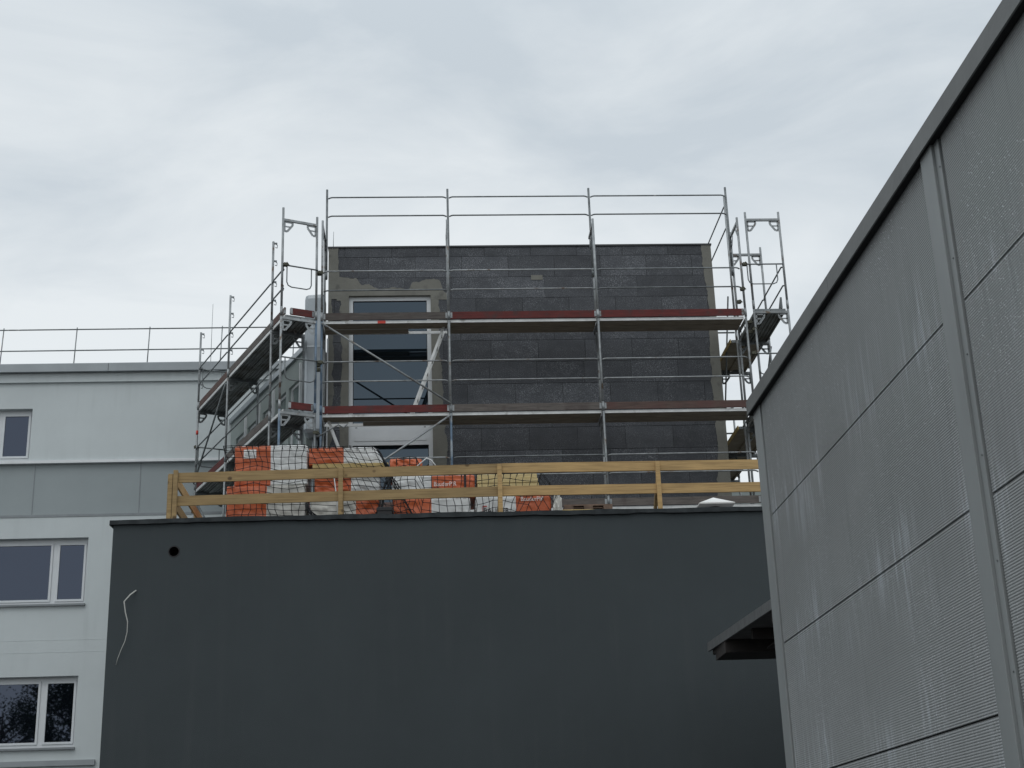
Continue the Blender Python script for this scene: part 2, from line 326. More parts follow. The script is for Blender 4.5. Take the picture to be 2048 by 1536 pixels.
for (x0, x1, z0, z1, xm) in wins:
    yf = YW + 0.16
    fr = MB()
    fr.box(x0, x1, yf, yf + .07, z0, z0 + .07); fr.box(x0, x1, yf, yf + .07, z1 - .09, z1); fr.box(x1 - .06, x1, yf, yf + .07, z0 + .07, z1 - .09); fr.box(x0, x0 + .06, yf, yf + .07, z0 + .07, z1 - .09)
    fr.box(xm - .05, xm + .05, yf, yf + .07, z0 + .07, z1 - .09)
    f = wp(fr, 'window', 'frame_white')
    for a, b_ in ((x0 + .06, xm - .05), (xm + .05, x1 - .06)):
        sf = MB(); za, zb = z0 + .07, z1 - .09; q = .055
        sf.box(a + .004, b_ - .004, yf - .018, yf + .045, za + .004, za + q); sf.box(a + .004, b_ - .004, yf - .018, yf + .045, zb - q, zb - .004)
        sf.box(a + .004, a + q, yf - .018, yf + .045, za + q, zb - q); sf.box(b_ - q, b_ - .004, yf - .018, yf + .045, za + q, zb - q)
        so = sf.build('sash', 'frame_white', f); rel(so, (-12, 34.0, 0))
        rel(MB().box(a + q - .002, b_ - q + .002, yf + .01, yf + .03, za + q - .002, zb - q + .002).build('pane', 'glass', f), (-12, 34.0, 0))
    if z0 < 11:
        rel(MB().box(x0 - .04, x1 + .02, YW - .07, yf + .02, z0 - .06, z0 - .015).build('sill', 'sill', f), (-12, 34.0, 0))
        rel(MB().box(x0, x1, YW - .02, yf + .02, z0 - .07, z0 - .0605).build('sill_bed', 'trim_white', f), (-12, 34.0, 0))
    rel(MB().box(x0 + .001, x1 - .001, YW + .3, YW + .34, z0 + .001, z1 - .001).build('backing', 'dark_void', f), (-12, 34.0, 0))

for z_ in (7.42, 7.14): wp(MB().box(xs0, -4.6, YW - .0035, YW + .01, z_, z_ + .012), 'day_joint', 'render_white')
# roof railing
RR = thing('roof_railing', 'thin two-bar steel safety railing along the roof edge of the white building', 'railing', (-12, 34.3, 14.15))
for i in range(8):
    x = -15.84 + 1.795 * i
    rel(MB().tube([(x, 34.3, 14.15), (x + .03, 34.3, 15.27)], .014).build('post', 'galv', RR), RR.location)
for z in (15.22, 14.66):
    rel(MB().tube([(-17, 34.3, z), (-3.0, 34.3, z)], .017).build('rail', 'galv_dark', RR), RR.location)
def rod(x, y, z0, z1, label, r=.008):
    o = MB().tube([(0, 0, 0), (0, 0, (z1 - z0) * .5), (0.005, 0, z1 - z0)], r, 6, r2=r * .6).box(-.06, .06, -.06, .06, -.01, .03).build('lightning_rod', 'galv_dark'); o.location = (x, y, z0)
    return tag(o, label, 'lightning rod')
rod(-5.33, 34.5, 14.17, 15.95, 'tall thin lightning rod on the white building roof beside the left scaffolding')
rod(-1.93, 29.0, 14.87, 15.34, 'short thin lightning rod on the left corner of the dark block under construction')

# ------------------------------------------------------------------ dark building (front)
DB = thing('dark_building', 'low building with a blank anthracite rendered wall and a flat roof carrying stacked goods', 'building', (2, 20.5, 0))
dl = DB.location
X0, X1, Y0, ZT = -4.455, 9.5, 20.5, 6.76
hx, hz, hr, q = -3.68, 6.41, .085, .2
hx, hz = -3.585, 6.33
wl = MB()
wl.box(X0, hx - q, Y0, Y0 + .3, 0, ZT); wl.box(hx + q, X1, Y0, Y0 + .3, 0, ZT)
wl.box(hx - q, hx + q, Y0, Y0 + .3, 0, hz - q); wl.box(hx - q, hx + q, Y0, Y0 + .3, hz + q, ZT)
n = 32; b = len(wl.v)
for k in range(n):
    a = 2 * math.pi * k / n; ca, sa = math.cos(a), math.sin(a); m_ = q / max(abs(ca), abs(sa))
    wl.v += [(hx + ca * hr, Y0, hz + sa * hr), (hx + ca * m_, Y0, hz + sa * m_), (hx + ca * hr, Y0 + .29, hz + sa * hr)]
for k in range(n):
    i, l = b + 3 * k, b + 3 * ((k + 1) % n)
    wl.face([i, l, l + 1, i + 1]); wl.face([i, i + 2, l + 2, l], 1, True)
wl.face([b + 3 * k + 2 for k in range(n)], 1)
wl.box(X0, X0 + .3, Y0 + .3, 40, 0, ZT - .01); wl.box(X1 - .3, X1, Y0 + .3, 40, 0, ZT - .01)
rel(wl.build('wall', ['dark_wall', 'dark_void'], DB, fix=False), dl)
pp = MB()
for k in range(20):
    a, a2 = 2 * math.pi * k / 20, 2 * math.pi * (k + 1) / 20
    i = len(pp.v)
    for t_ in (a, a2):
        for (r_, y_) in ((.083, Y0 - .004), (.070, Y0 - .004), (.070, Y0 + .2)): pp.v.append((hx + math.cos(t_) * r_, y_, hz + math.sin(t_) * r_))
    pp.face([i, i + 1, i + 4, i + 3]); pp.face([i + 1, i + 2, i + 5, i + 4])
rel(pp.build('wall_pipe', 'black', DB), dl)
rel(MB().box(X0 + .3, X1 - .3, Y0 + .3, 40, 6.55, 6.75).build('roof', 'roofing', DB), dl)
fl = MB(); N = 160; b = len(fl.v)
for k in range(N + 1):
    x = X0 - .05 + (X1 - X0 + .1) * k / N
    w1 = .012 * noise.noise((x * 1.3, 0, 0)) + .008 * noise.noise((x * 5, 3, 0)); w2 = .018 * noise.noise((x * 1.7, 9, 0)) + .01 * noise.noise((x * 6, 5, 0))
    dip = -.02 * max(0, 1 - (x - X0) / 1.2)
    top = 6.795 + w1 + (.02 if x > -3 else .02 * (x - X0) / 1.4)
    fl.v += [(x, Y0 + .34, top), (x, Y0 - .03 + w2 * .3, top), (x, Y0 - .045 + w2 * .5, 6.745 + w2 + dip), (x, Y0 - .002, 6.74 + w2 + dip), (x, Y0 + .34, 6.74)]
for k in range(N):
    for j_ in range(5): fl.face([b + 5 * k + j_, b + 5 * k + (j_ + 1) % 5, b + 5 * (k + 1) + (j_ + 1) % 5, b + 5 * (k + 1) + j_])
fl.face([b + j_ for j_ in range(5)]); fl.face([b + 5 * N + j_ for j_ in range(5)])
rel(fl.build('roof_flashing', 'flash', DB), dl)
cb = MB().tube([(-4.085, 20.49, 5.78), (-4.15, 20.43, 5.71), (-4.225, 20.40, 5.61), (-4.20, 20.40, 5.46), (-4.163, 20.40, 5.33), (-4.165, 20.42, 5.19), (-4.19, 20.43, 5.06), (-4.24, 20.45, 4.95), (-4.285, 20.47, 4.83), (-4.305, 20.475, 4.74)], .0105, 8, r2=.0035)
o = cb.build('cable', 'cable', loc=(-4.085, 20.49, 5.78)); tag(o, 'loose pale cable end dangling down the anthracite wall below the round hole', 'cable')

# ------------------------------------------------------------------ dark block under construction
BX = thing('block_building', 'block under construction clad in dark foam boards with ragged plaster edges and tall window', 'building', (2.1, 28.7, 6.75))
bl = BX.location
YF = 28.70; BX0, BX1, BZ = -2.01, 6.29, 14.82
wx0, wx1, wz0, wz1 = -1.585, .175, 8.9, 13.70
w = MB()
w.box(BX0 + .02, wx0, YF + .02, YF + .4, 6.75, BZ - .02); w.box(wx1, BX1 - .02, YF + .02, YF + .4, 6.75, BZ - .02)
w.box(wx0, wx1, YF + .02, YF + .4, 6.75, wz0); w.box(wx0, wx1, YF + .02, YF + .4, wz1, BZ - .02)
rel(w.build('wall', 'black', BX), bl); w = MB()
w.box(BX0, BX0 + .4, YF + .4, 37, 6.75, BZ - .02); w.box(BX1 - .4, BX1, YF + .4, 37, 6.75, BZ - .02); w.box(BX0 + .4, BX1 - .4, 36.6, 37, 6.75, BZ - .02)
w.box(BX0, BX0 + .0195, YF, YF + .4, 6.75, BZ - .02); w.box(BX1 - .0195, BX1, YF, YF + .4, 6.75, BZ - .02)
rel(w.build('wall', 'plaster', BX), bl)
# foam boards, 1.0 x 0.5 m, staggered, with a cut-out for the window
bd = MB(); rb = random.Random(3)
row = 0; z = 6.75
zt = BZ - .02
rows = [zt - .39] ; zz = zt - .39
rowz = [(zt - .215, zt)]; zz = zt - .215
while zz > 6.75: rowz.append((max(6.75, zz - .487), zz)); zz -= .487
for ri, (z0, z1) in enumerate(rowz):
    off = [0.35, 0.87, 0.60, 0.12, 0.78, 0.41][ri % 6] + rb.uniform(-.04, .04)
    x = BX0 + .02 - 1 + off
    while x < BX1:
        xa, xb = max(x, BX0 + .02), min(x + 1.0, BX1 - .02)
        tone = rb.choice([.88, .95, 1.01, 1.02, 1.06, 1.22]) * rb.uniform(.93, 1.07)
        yy = YF + rb.uniform(0, .006)
        segs = [(xa, xb)]
        if z0 < wz1 and z1 > wz0:
            if z1 > wz1 + .01:   # board crossing the head of the window: notch
                for a, b2 in ((xa, min(xb, wx0)), (max(xa, wx1), xb)):
                    if b2 - a > .01: bd.box(a + .002, b2 - .002, yy, YF + .02, z0 + .002, wz1, tone=tone)
                if xb - xa > .01: bd.box(xa + .002, xb - .002, yy, YF + .02, wz1, z1 - .002, tone=tone)
                segs = []
            else: segs = [(xa, min(xb, wx0)), (max(xa, wx1), xb)]
        for a, b2 in segs:
            if b2 - a > .01: bd.box(a + .004, b2 - .004, yy, YF + .02, z0 + .004, z1 - .004, tone=tone)
        x += 1.0
rel(bd.build('insulation_boards', 'board', BX), bl)
# plaster skim: ragged sheets 6 mm proud of the boards
def rag(u, seed, amp=.05): return amp * (noise.noise((u * 2.3, seed, 0)) + .55 * noise.noise((u * 7, seed, 4)) + .3 * noise.noise((u * 19, seed, 8)))
sk = MB()
def vstrip(xl, xr, z0, z1, seed, rl, rr, amp=.05, n=None, dy=0.0):
    """vertical sheet whose left / right edge is ragged where rl / rr is set"""
    n = n or int((z1 - z0) / .03); b = len(sk.v)
    for k in range(n + 1):
        z_ = z0 + (z1 - z0) * k / n
        a = (xl(z_) if callable(xl) else xl) + (rag(z_, seed, amp) if rl else 0); c_ = (xr(z_) if callable(xr) else xr) + (rag(z_, seed + 5, amp) if rr else 0)
        sk.v += [(a, YF - .007 - dy, z_), (c_, YF - .007 - dy, z_), (a, YF + .0, z_), (c_, YF + .0, z_)]
    for k in range(n):
        i = b + 4 * k; l = i + 4
        sk.face([i, i + 1, l + 1, l]); sk.face([i, l, l + 2, i + 2]); sk.face([i + 1, i + 3, l + 3, l + 1])
    sk.face([b, b + 2, b + 3, b + 1]); i = b + 4 * n; sk.face([i, i + 1, i + 3, i + 2])
vstrip(BX0 + .0, lambda z_: -1.80 + .03 * (z_ < 14.3), 13.62, BZ, 1, False, True, .045)
vstrip(BX0 + .0, lambda z_: -1.91 + .025 * math.sin(z_ * 1.7), 6.75, 13.62, 2, False, True, .05)
vstrip(lambda z_: -1.735 + .02 * math.sin(z_ * 2.1 + 1), wx0, 6.75, 13.62, 4, True, False, .05)
vstrip(wx1, lambda z_: .43 - .07 * (z_ > 11.2) + .03 * math.sin(z_ * 1.3), 6.75, 13.70, 6, False, True, .06)
vstrip(lambda z_: 6.10 - .13 * max(0, min(1, (11.5 - z_) / 3)) + .03 * math.sin(z_ * 2), BX1, 6.75, BZ, 8, True, False, .05)
# sheet above the window: bottom straight, top ragged
b = len(sk.v); n = 110
def ztop(x):
    base = 14.12 if x < -1.38 else (13.93 if x < -1.1 else (13.85 if x < -.25 else (14.03 if x < .40 else 13.75)))
    return base
vals = [ztop(-1.83 + 2.35 * k / n) for k in range(n + 1)]
for _ in range(3): vals = [vals[0]] + [(vals[i - 1] + vals[i] + vals[i + 1]) / 3 for i in range(1, n)] + [vals[n]]
for k in range(n + 1):
    x = -1.83 + 2.35 * k / n; zt_ = vals[k] + rag(x, 12, .06)
    if x > .42: zt_ = min(zt_, 13.95 - (x - .42) * 2.5)
    zt_ = max(zt_, 13.73)
    z_b = 13.70 if x > wx0 - .0 and x < wx1 else 13.58
    sk.v += [(x, YF - .0085, z_b), (x, YF - .0085, zt_), (x, YF, z_b), (x, YF, zt_)]
for k in range(n):
    i = b + 4 * k; l = i + 4; sk.face([i, i + 1, l + 1, l]); sk.face([i + 1, i + 3, l + 3, l + 1]); sk.face([i, l, l + 2, i + 2])
sk.box(2.33, 2.58, YF - .006, YF, 14.02, 14.13)
rel(sk.build('plaster_skim', 'plaster', BX), bl)
rel(MB().box(BX0 - .022, BX0 + .012, YF - .012, YF + .03, 6.75, 12.72).build('corner_bead', 'trim_white', BX), bl)
# window reveals + window
w = MB(); yr = YF + .13
w.box(wx0 - .001, wx0 + .012, YF - .008, yr, wz0, wz1); w.box(wx1 - .012, wx1 + .001, YF - .008, yr, wz0, wz1); w.box(wx0 + .012, wx1 - .012, YF - .008, yr, wz1 - .012, wz1 + .001)
rel(w.build('window_reveal', 'plaster', BX), bl)
fr = MB(); a0, a1 = wx0 + .012, wx1 - .012; fy = YF + .075
zt0 = wz1 - .012
fr.box(a0, a0 + .085, fy, fy + .08, wz0, zt0); fr.box(a1 - .085, a1, fy, fy + .08, wz0, zt0); fr.box(a0 + .085, a1 - .085, fy, fy + .08, zt0 - .09, zt0)
fr.box(a0 + .085, a1 - .085, fy, fy + .08, 10.38, 10.80); fr.box(a0 + .085, a1 - .085, fy, fy + .08, wz0, wz0 + .09)
wf = rel(fr.build('window', 'frame_white', BX), bl)
rel(MB().box(a0 + .13, a1 - .13, fy - .012, fy, 10.47, 10.71).build('infill_panel', 'frame_white', wf), bl)
for za, zb in ((10.80, zt0 - .09), (wz0 + .09, 10.38)):
    g_ = MB(); A, B = a0 + .085, a1 - .085; t_ = .012
    g_.box(A, B, fy + .012, fy + .05, za, za + t_); g_.box(A, B, fy + .012, fy + .05, zb - t_, zb); g_.box(A, A + t_, fy + .012, fy + .05, za + t_, zb - t_); g_.box(B - t_, B, fy + .012, fy + .05, za + t_, zb - t_)
    rel(g_.build('gasket', 'gasket', wf), bl)
    rel(MB().box(A + t_, B - t_, fy + .03, fy + .045, za + t_, zb - t_).build('pane', 'glass_big', wf), bl)
for x in (a0 + .16, a1 - .16): rel(MB().box(x - .02, x + .02, fy - .006, fy, 10.755, 10.775).build('drain_cap', 'sill', wf), bl)
rel(MB().box(BX0 - .015, BX1 + .02, YF - .02, 37.02, BZ - .018, BZ + .018).build('roof', 'capping', BX), bl)

# glazed wing behind the left scaffolding
ANG = .414; dv = Vector((-math.sin(ANG), math.cos(ANG), 0)); nv = Vector((math.cos(ANG), math.sin(ANG), 0))
WG = thing('glazed_wing', 'pale wing with tall windows running back behind the left scaffolding', 'building', (-1.82, 27.41, 6.75), ANG)
# local: y along the wall, x inwards
gw = MB(); t0, t1, zt_ = 1.55, 7.15, 12.55 - 6.75
bays = [(2.0, 2.75), (2.95, 3.65), (3.85, 4.6), (5.0, 5.75), (5.95, 6.7)]
edges = [t0] + [v for p in bays for v in p] + [t1]
for i in range(0, len(edges), 2): gw.box(0, .25, edges[i], edges[i + 1], 0, zt_)
for a, b2 in bays:
    gw.box(0, .25, a, b2, zt_ - .5, zt_); gw.box(0, .25, a, b2, 2.45, 2.85); gw.box(0, .25, a, b2, 0, .4)
gw.build('wall', 'wing_wall', WG)
for a, b2 in bays:
    for z0, z1 in ((.4, 2.45), (2.85, zt_ - .5)):
        f_ = MB().box(.06, .12, a, a + .06, z0, z1).box(.06, .12, b2 - .06, b2, z0, z1).box(.06, .12, a + .06, b2 - .06, z0, z0 + .06).box(.06, .12, a + .06, b2 - .06, z1 - .06, z1).build('window', 'frame_white', WG)
        MB().box(.085, .105, a + .06, b2 - .06, z0 + .06, z1 - .06).build('pane', 'glass_green', f_)
for t_ in (1.9, 3.75, 4.8, 5.85):
    MB().box(-.05, -.002, t_ - .03, t_ + .03, 0.1, zt_ - .2).build('mullion', 'frame_white', WG)
MB().box(-.06, .35, t0, t1, zt_, zt_ + .12).build('coping', 'duct', WG)
rf = MB(); rf.v = [(0.3, t0, zt_ - .02), (.3, t1, zt_ - .02), (2.6, t1 - .9, zt_ - .02), (.6, t0 + .05, zt_ - .02)]; rf.face([0, 1, 2, 3]); rf.build('roof', 'roofing', WG)

# sheet metal duct at the corner
D = MB(); dp = [(-.23, -.12), (-.17, -.19), (.13, -.19), (.19, -.13), (.19, .17), (-.17, .17), (-.23, .11)]
b = len(D.v); k = len(dp)
lev = [(3.70, .55), (3.78, .9), (3.85, 1.0), (5.6, 1.0), (5.61, 1.02), (5.64, 1.02), (5.65, 1.0), (6.72, 1.0), (6.80, .93)]
for (z_, s_) in lev: D.v += [(p[0] * s_, p[1] * s_, z_ + (0.06 * p[0] if z_ > 6.7 else 0)) for p in dp]
for i in range(len(lev) - 1):
    for j_ in range(k): D.face([b + i * k + j_, b + i * k + (j_ + 1) % k, b + (i + 1) * k + (j_ + 1) % k, b + (i + 1) * k + j_])
D.face([b + j_ for j_ in range(k)]); D.face([b + (len(lev) - 1) * k + j_ for j_ in range(k)])
D.tube([(0, 0, 0), (0, 0, 3.72)], .06, 10)
o = D.build('ventilation_duct', 'duct'); o.location = (-2.235, 28.46, 6.75)
tag(o, 'tall silver sheet metal duct at the left corner of the dark block', 'duct')

# pale far wall at the right
FB = thing('far_building', 'pale building far behind the foot of the right scaffolding', 'building', (9.5, 40, 0))
MB().box(-2, 5, 0, 4, 0, 12.35).build('wall', 'wing_wall', FB)
MB().box(-2.05, 5.05, -.05, 4.05, 12.35, 12.5).build('coping', 'coping', FB)

# ------------------------------------------------------------------ scaffolding helpers (z absolute; x,y local)
def s_tube(root, name, pts, r=.017, m='galv', n=8): return MB().tube(pts, r, n).build(name, m, root)
def s_post(root, x, y, z0, z1, m='galv', jack=False):
    p = MB().tube([(x, y, z0), (x, y, z1)], .0242, 10)
    p.tube([(x, y, z0 + .02), (x, y, z0 + .20)], .0275, 10)
    if jack: p.box(x - .075, x + .075, y - .075, y + .075, z0 - .0, z0 + .012)
    else: p.tube([(x, y, z1), (x, y, z1 + .0)], .02, 6, cap=False)
    return p.build('post', m, root)
def gusset(mb, c, h, s=1, drop=1):
    """perforated corner plate; c corner point, h unit vector along the transom, drop<0 = below"""
    c = Vector(c); h = Vector(h) * s; dn = Vector((0, 0, -1)); n_ = h.cross(dn).normalized() * .004
    P = [(0, 0), (.17, 0), (.17, .06), (.06, .21), (0, .21)]
    pts = [c + h * a + dn * d_ for a, d_ in P]
    for i in range(5):
        a, b_ = pts[i], pts[(i + 1) % 5]; mb.beam(a, b_, .008, .045, up=n_.cross(b_ - a))
    mb.beam(c + dn * .105, c + h * .12 + dn * .105, .008, .03, up=(0, 0, 1)); 
def transom(root, p0, p1, gus=True, m='galv', h=.05):
    p0, p1 = Vector(p0), Vector(p1); d = (p1 - p0).normalized(); mb = MB().beam(p0, p1, .045, h)
    if gus:
        gusset(mb, p0 + d * .03 + Vector((0, 0, -h / 2 - .012)), d, 1); gusset(mb, p1 - d * .03 + Vector((0, 0, -h / 2 - .012)), -d, 1)
    return mb.build('transom', m, root)
def rail(root, p0, p1, m='galv', z=0, hook=True, r=.0165):
    p0, p1 = Vector(p0), Vector(p1); d = (p1 - p0).normalized(); dz = Vector((0, 0, -.03)) if hook else Vector((0, 0, 0))
    pts = [p0 + d * .03 + dz, p0 + d * .07 + dz * .3, p0 + d * .11, p1 - d * .11, p1 - d * .07 + dz * .3, p1 - d * .03 + dz]
    return MB().tube(pts, r, 8).build('guard_rail', m, root)
def toe(root, p0, p1, z, m, h=.15):
    p0, p1 = Vector((*p0, z + h / 2)), Vector((*p1, z + h / 2)); d = (p1 - p0).normalized()
    t_ = MB().beam(p0 + d * .03, p1 - d * .03, .03, h).build('toe_board', m, root)
    for a in (p0 + d * .02, p1 - d * .07): MB().beam(a, a + d * .05, .036, h * .8).build('end_fitting', 'galv', t_)
    return t_
def deck(root, xa, xb, ya, yb, z, along='x', m='ply', hatch=None, beam='alu'):
    """two planks side by side with aluminium side beams; top at z"""
    dk = None; wmid = .012
    if along == 'x':
        half = (yb - ya) / 2
        for i in range(2):
            y0, y1 = ya + i * half + .004, ya + (i + 1) * half - .004
            rg = [(xa + .03, xb - .03)]
            if hatch and i == 1: rg = hatch
            d_ = MB()
            for a, b_ in rg: d_.box(a, b_, y0 + .0205, y1 - .0205, z - .047, z - .004)
            o_ = d_.build('deck', m, root)
            MB().box(xa + .03, xb - .03, y0, y0 + .02, z - .058, z).build('side_beam', beam if (i == 0 or hatch) else 'ply', o_)
            MB().box(xa + .03, xb - .03, y1 - .02, y1, z - .058, z).build('side_beam', 'ply' if not (hatch and i == 1) else beam, o_)
    else:
        n_ = 9 if m == 'deck_steel' else 2
        # profile across x, extruded along y
        half = (xb - xa) / 2
        for i in range(2):
            x0, x1 = xa + i * half + .004, xa + (i + 1) * half - .004
            prof = [(x0, z), (x0, z - .062), (x0 + .03, z - .062), (x0 + .034, z - .022)]
            if m == 'deck_steel':
                k_ = 3; wd = (x1 - x0 - .068) / k_
                for j_ in range(k_):
                    s0 = x0 + .034 + j_ * wd
                    prof += [(s0 + wd * .30, z - .022), (s0 + wd * .38, z - .045), (s0 + wd * .68, z - .045), (s0 + wd * .76, z - .022)]
            prof += [(x1 - .034, z - .022), (x1 - .03, z - .062), (x1, z - .062), (x1, z)]
            o_ = MB().prism(prof, 'y', ya + .03, yb - .03).build('deck', m, root)
            MB().box(x0 + .002, x1 - .002, ya + .012, ya + .029, z - .06, z - .002).build('end_beam', 'galv_dark', o_)
            MB().box(x0 + .002, x1 - .002, yb - .029, yb - .012, z - .06, z - .002).build('end_beam', 'galv_dark', o_)
    return
def coupler(root, c, ax=(1, 0, 0)):
    c = Vector(c); m_ = MB().box(c.x - .04, c.x + .04, c.y - .045, c.y + .045, c.z - .03, c.z + .03).tube([c + Vector((0, -.09, .02)), c + Vector((.05, -.10, -.05))], .01, 6).tube([c + Vector((-.05, 0, 0)), c + Vector((.05, 0, .0))], .032, 8)
    return m_.build('coupler', 'rust_clamp', root)
def end_guard(root, p0, p1, z, drop=.46, m='galv_dark'):
    p0, p1 = Vector((*p0, z)), Vector((*p1, z)); d = (p1 - p0); l_ = d.length; d.normalize(); dn = Vector((0, 0, -1))
    a, b_ = p0 + d * .09, p1 - d * .14
    mb = MB().tube([p0, p1], .0165, 8)
    mb.tube([a, a + dn * (drop - .1), a + dn * (drop - .03) + d * .03, a + dn * drop + d * .10, b_ + dn * drop - d * .10, b_ + dn * (drop - .03) - d * .03, b_ + dn * (drop - .1), b_], .013, 8)
    return mb.build('end_guard', m, root)
def hook(post, c, d):
    c = Vector(c); d = Vector(d)
    MB().beam(c + Vector((0, 0, .03)), c + d * .085 + Vector((0, 0, .03)), .02, .035).tube([c + d * .05 + Vector((0, 0, .02)), c + d * .09 + Vector((0, 0, -.01)), c + d * .085 + Vector((0, 0, -.07)), c + d * .045 + Vector((0, 0, -.06))], .009, 6).build('hook', 'galv_dark', post)

# ------------------------------------------------------------------ front scaffolding
FS = thing('scaffolding', 'wide three-bay scaffolding standing across the face of the dark block', 'scaffolding', (0, 0, 0))
PX = [-2.06, .525, 3.59, 6.66]; YO, YI = 27.6, 28.33
LV = [8.70, 10.70, 12.70]; RZ = 6.75
rail_z = {12.70: (13.79, 13.36), 10.70: (11.80, 11.38), 8.70: (9.76, 9.38)}
for i, x in enumerate(PX):
    for a, b2, mm in ((RZ, 8.70, 'galv'), (8.70, 10.66, 'galv_blue' if i < 2 else 'galv'), (10.66, 12.66, 'galv_blue' if i == 0 else 'galv'), (12.66, 14.93, 'galv')):
        s_post(FS, x, YO, a, b2, mm, a == RZ)
    for a, b2 in ((RZ, 8.70), (8.70, 10.66), (10.66, 12.66), (12.66, 14.93)): s_post(FS, x + (.0 if i != 2 else .05), YI, a, b2, 'galv', a == RZ)
    s_post(FS, x + (.035 if i < 3 else -.03), YI - .03, 13.9, 16.0, 'galv_dark')
    for z in LV: transom(FS, (x, YO, z - .085), (x, YI, z - .085))
    transom(FS, (x, YO, 14.82), (x, YI, 14.82), m='galv')
bays3 = list(zip(PX[:-1], PX[1:]))
toes = {12.70: ['toe_grey', 'toe_red', 'toe_red'], 10.70: ['toe_red', 'toe_grey', 'toe_brown'], 8.70: ['toe_brown', 'toe_grey', 'toe_grey']}
for z in LV:
    for bi, (xa, xb) in enumerate(bays3):
        ht = None
        if bi == 0 and z == 12.70: ht = [(xa + .03, -.31)]
        if bi == 0 and z == 10.70: ht = [(-1.25, xb - .03)]
        deck(FS, xa, xb, YO + .06, YI - .03, z, hatch=ht)
        toe(FS, (xa, YO + .045), (xb, YO + .045), z + .012, toes[z][bi], .152)
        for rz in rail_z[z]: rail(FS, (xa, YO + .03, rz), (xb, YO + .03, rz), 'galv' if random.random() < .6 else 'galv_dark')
for rz in (15.80, 15.36):
    for xa, xb in bays3: rail(FS, (xa + .035, YI - .06, rz), (xb + (.035 if xb < 6 else -.03), YI - .06, rz), 'galv_dark')
s_tube(FS, 'brace', [(PX[0], YO - .045, 12.62), (PX[1], YO - .045, 10.86)], .021, 'galv')
s_tube(FS, 'brace', [(PX[1], YO - .045, 10.62), (PX[0], YO - .045, 8.85)], .021, 'galv')
s_tube(FS, 'brace', [(PX[0], YO - .045, 8.6), (PX[1], YO - .045, 6.95)], .021, 'galv')
MB().box(-.93, -.77, YO + .052, YO + .0635, 12.637, 12.697).build('sticker', 'red_label', FS)
for x, z in ((PX[0] - .06, 13.72), (PX[0] - .07, 11.72), (PX[0] - .07, 11.62), (PX[3] - .02, 13.28)): coupler(FS, (x, YO - .02, z))

# ladders in the first bay
def ladder(p_top, p_bot, label):
    r_ = thing('access_ladder', label, 'ladder', tuple(p_bot), 0, 'access ladders inside the scaffolding')
    t_ = Vector(p_top) - Vector(p_bot); 
    for s_ in (-.17, .17):
        MB().beam((0, s_, 0), (t_.x, t_.y + s_, t_.z), .022, .05, up=(0, 1, 0) if False else (-t_.z, 0, t_.x)).build('stile', 'alu', r_)
    n_ = int(t_.length / .28)
    for k in range(n_):
        c = t_ * ((k + .6) / n_); MB().tube([(c.x, c.y - .17, c.z), (c.x, c.y + .17, c.z)], .014, 6).build('rung', 'alu', r_)
    return r_
ladder((.42, 28.1, 12.66), (-.30, 28.1, 10.70), 'aluminium ladder leaning up towards the hatch in front of the tall window')
ladder((-1.93, 28.1, 10.66), (-1.20, 28.1, 8.70), 'aluminium ladder going down to the left of the tall window, half hidden by foil packs')

# ------------------------------------------------------------------ left scaffolding (local: x inwards, y along)
LS = thing('scaffolding', 'narrow scaffolding running back along the glazed wing at the left', 'scaffolding', (-2.763, 27.0, 0), ANG)
TY = [0.0, .80, 3.90, 6.37]; XI = .69
for i, t_ in enumerate(TY):
    zb = 0.0 if i == 3 else RZ; xo = -.055 if i == 0 else 0; XJ = XI + (-.02 if i == 0 else 0)
    for a, b2 in ((zb, 8.60), (8.60, 10.60), (10.60, 12.55)):
        s_post(LS, xo, t_, a, b2, 'galv_blue' if (i == 0 and a == 8.60) else 'galv', a == zb)
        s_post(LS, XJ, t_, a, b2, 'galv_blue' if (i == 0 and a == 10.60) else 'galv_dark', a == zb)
    if i == 0:
        s_post(LS, xo, t_, 12.55, 14.93, 'galv'); s_post(LS, XJ, t_, 12.55, 14.85, 'galv'); transom(LS, (xo, t_, 14.66), (XJ, t_, 14.66))
        for hz_ in (13.63, 13.20): hook(LS, (xo, t_, hz_), (.6, .8, 0))
    else:
        p_ = s_post(LS, xo, t_, 12.55, 14.52, 'galv')
        for hz_ in (14.45, 14.05, 13.58, 13.17): hook(p_, (0, t_, hz_), (.9, -.3, 0))
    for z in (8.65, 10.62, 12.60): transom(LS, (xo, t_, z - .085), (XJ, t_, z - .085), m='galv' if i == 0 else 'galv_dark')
for z in (8.65, 10.62, 12.60):
    for bi, (ta, tb) in enumerate(zip(TY[:-1], TY[1:])):
        deck(LS, .04, XI - .03, ta, tb, z, 'y', 'deck_steel')
        MB().box(.018, .038, ta + .03, tb - .03, z - .06, z).build('edge_beam', 'alu', LS)
        if bi > 0 or z > 12: toe(LS, (.03, ta), (.03, tb), z + .012, ['toe_brown', 'toe_grey', 'toe_brown'][bi] if z > 11 else ['toe_grey', 'toe_grey', 'toe_red'][bi])
        for rz in (z + 1.0, z + .585):
            if z > 9: rail(LS, (-.01, ta, rz), (-.01, tb, rz), 'galv_dark')
    toe(LS, (.12, .05), (XI - .02, .05), z + .03, 'toe_red', .145)
end_guard(LS, (-.055, -.03), (XI, -.03), 13.65); end_guard(LS, (-.06, -.03), (XI + .1, -.03), 11.68)
end_guard(LS, (0, 6.40), (XI, 6.40), 13.6); end_guard(LS, (-.04, 6.40), (XI, 6.40), 11.66)
s_tube(LS, 'brace', [(-.04, 3.92, 12.42), (-.04, 6.35, 10.75)], .021, 'galv_dark')
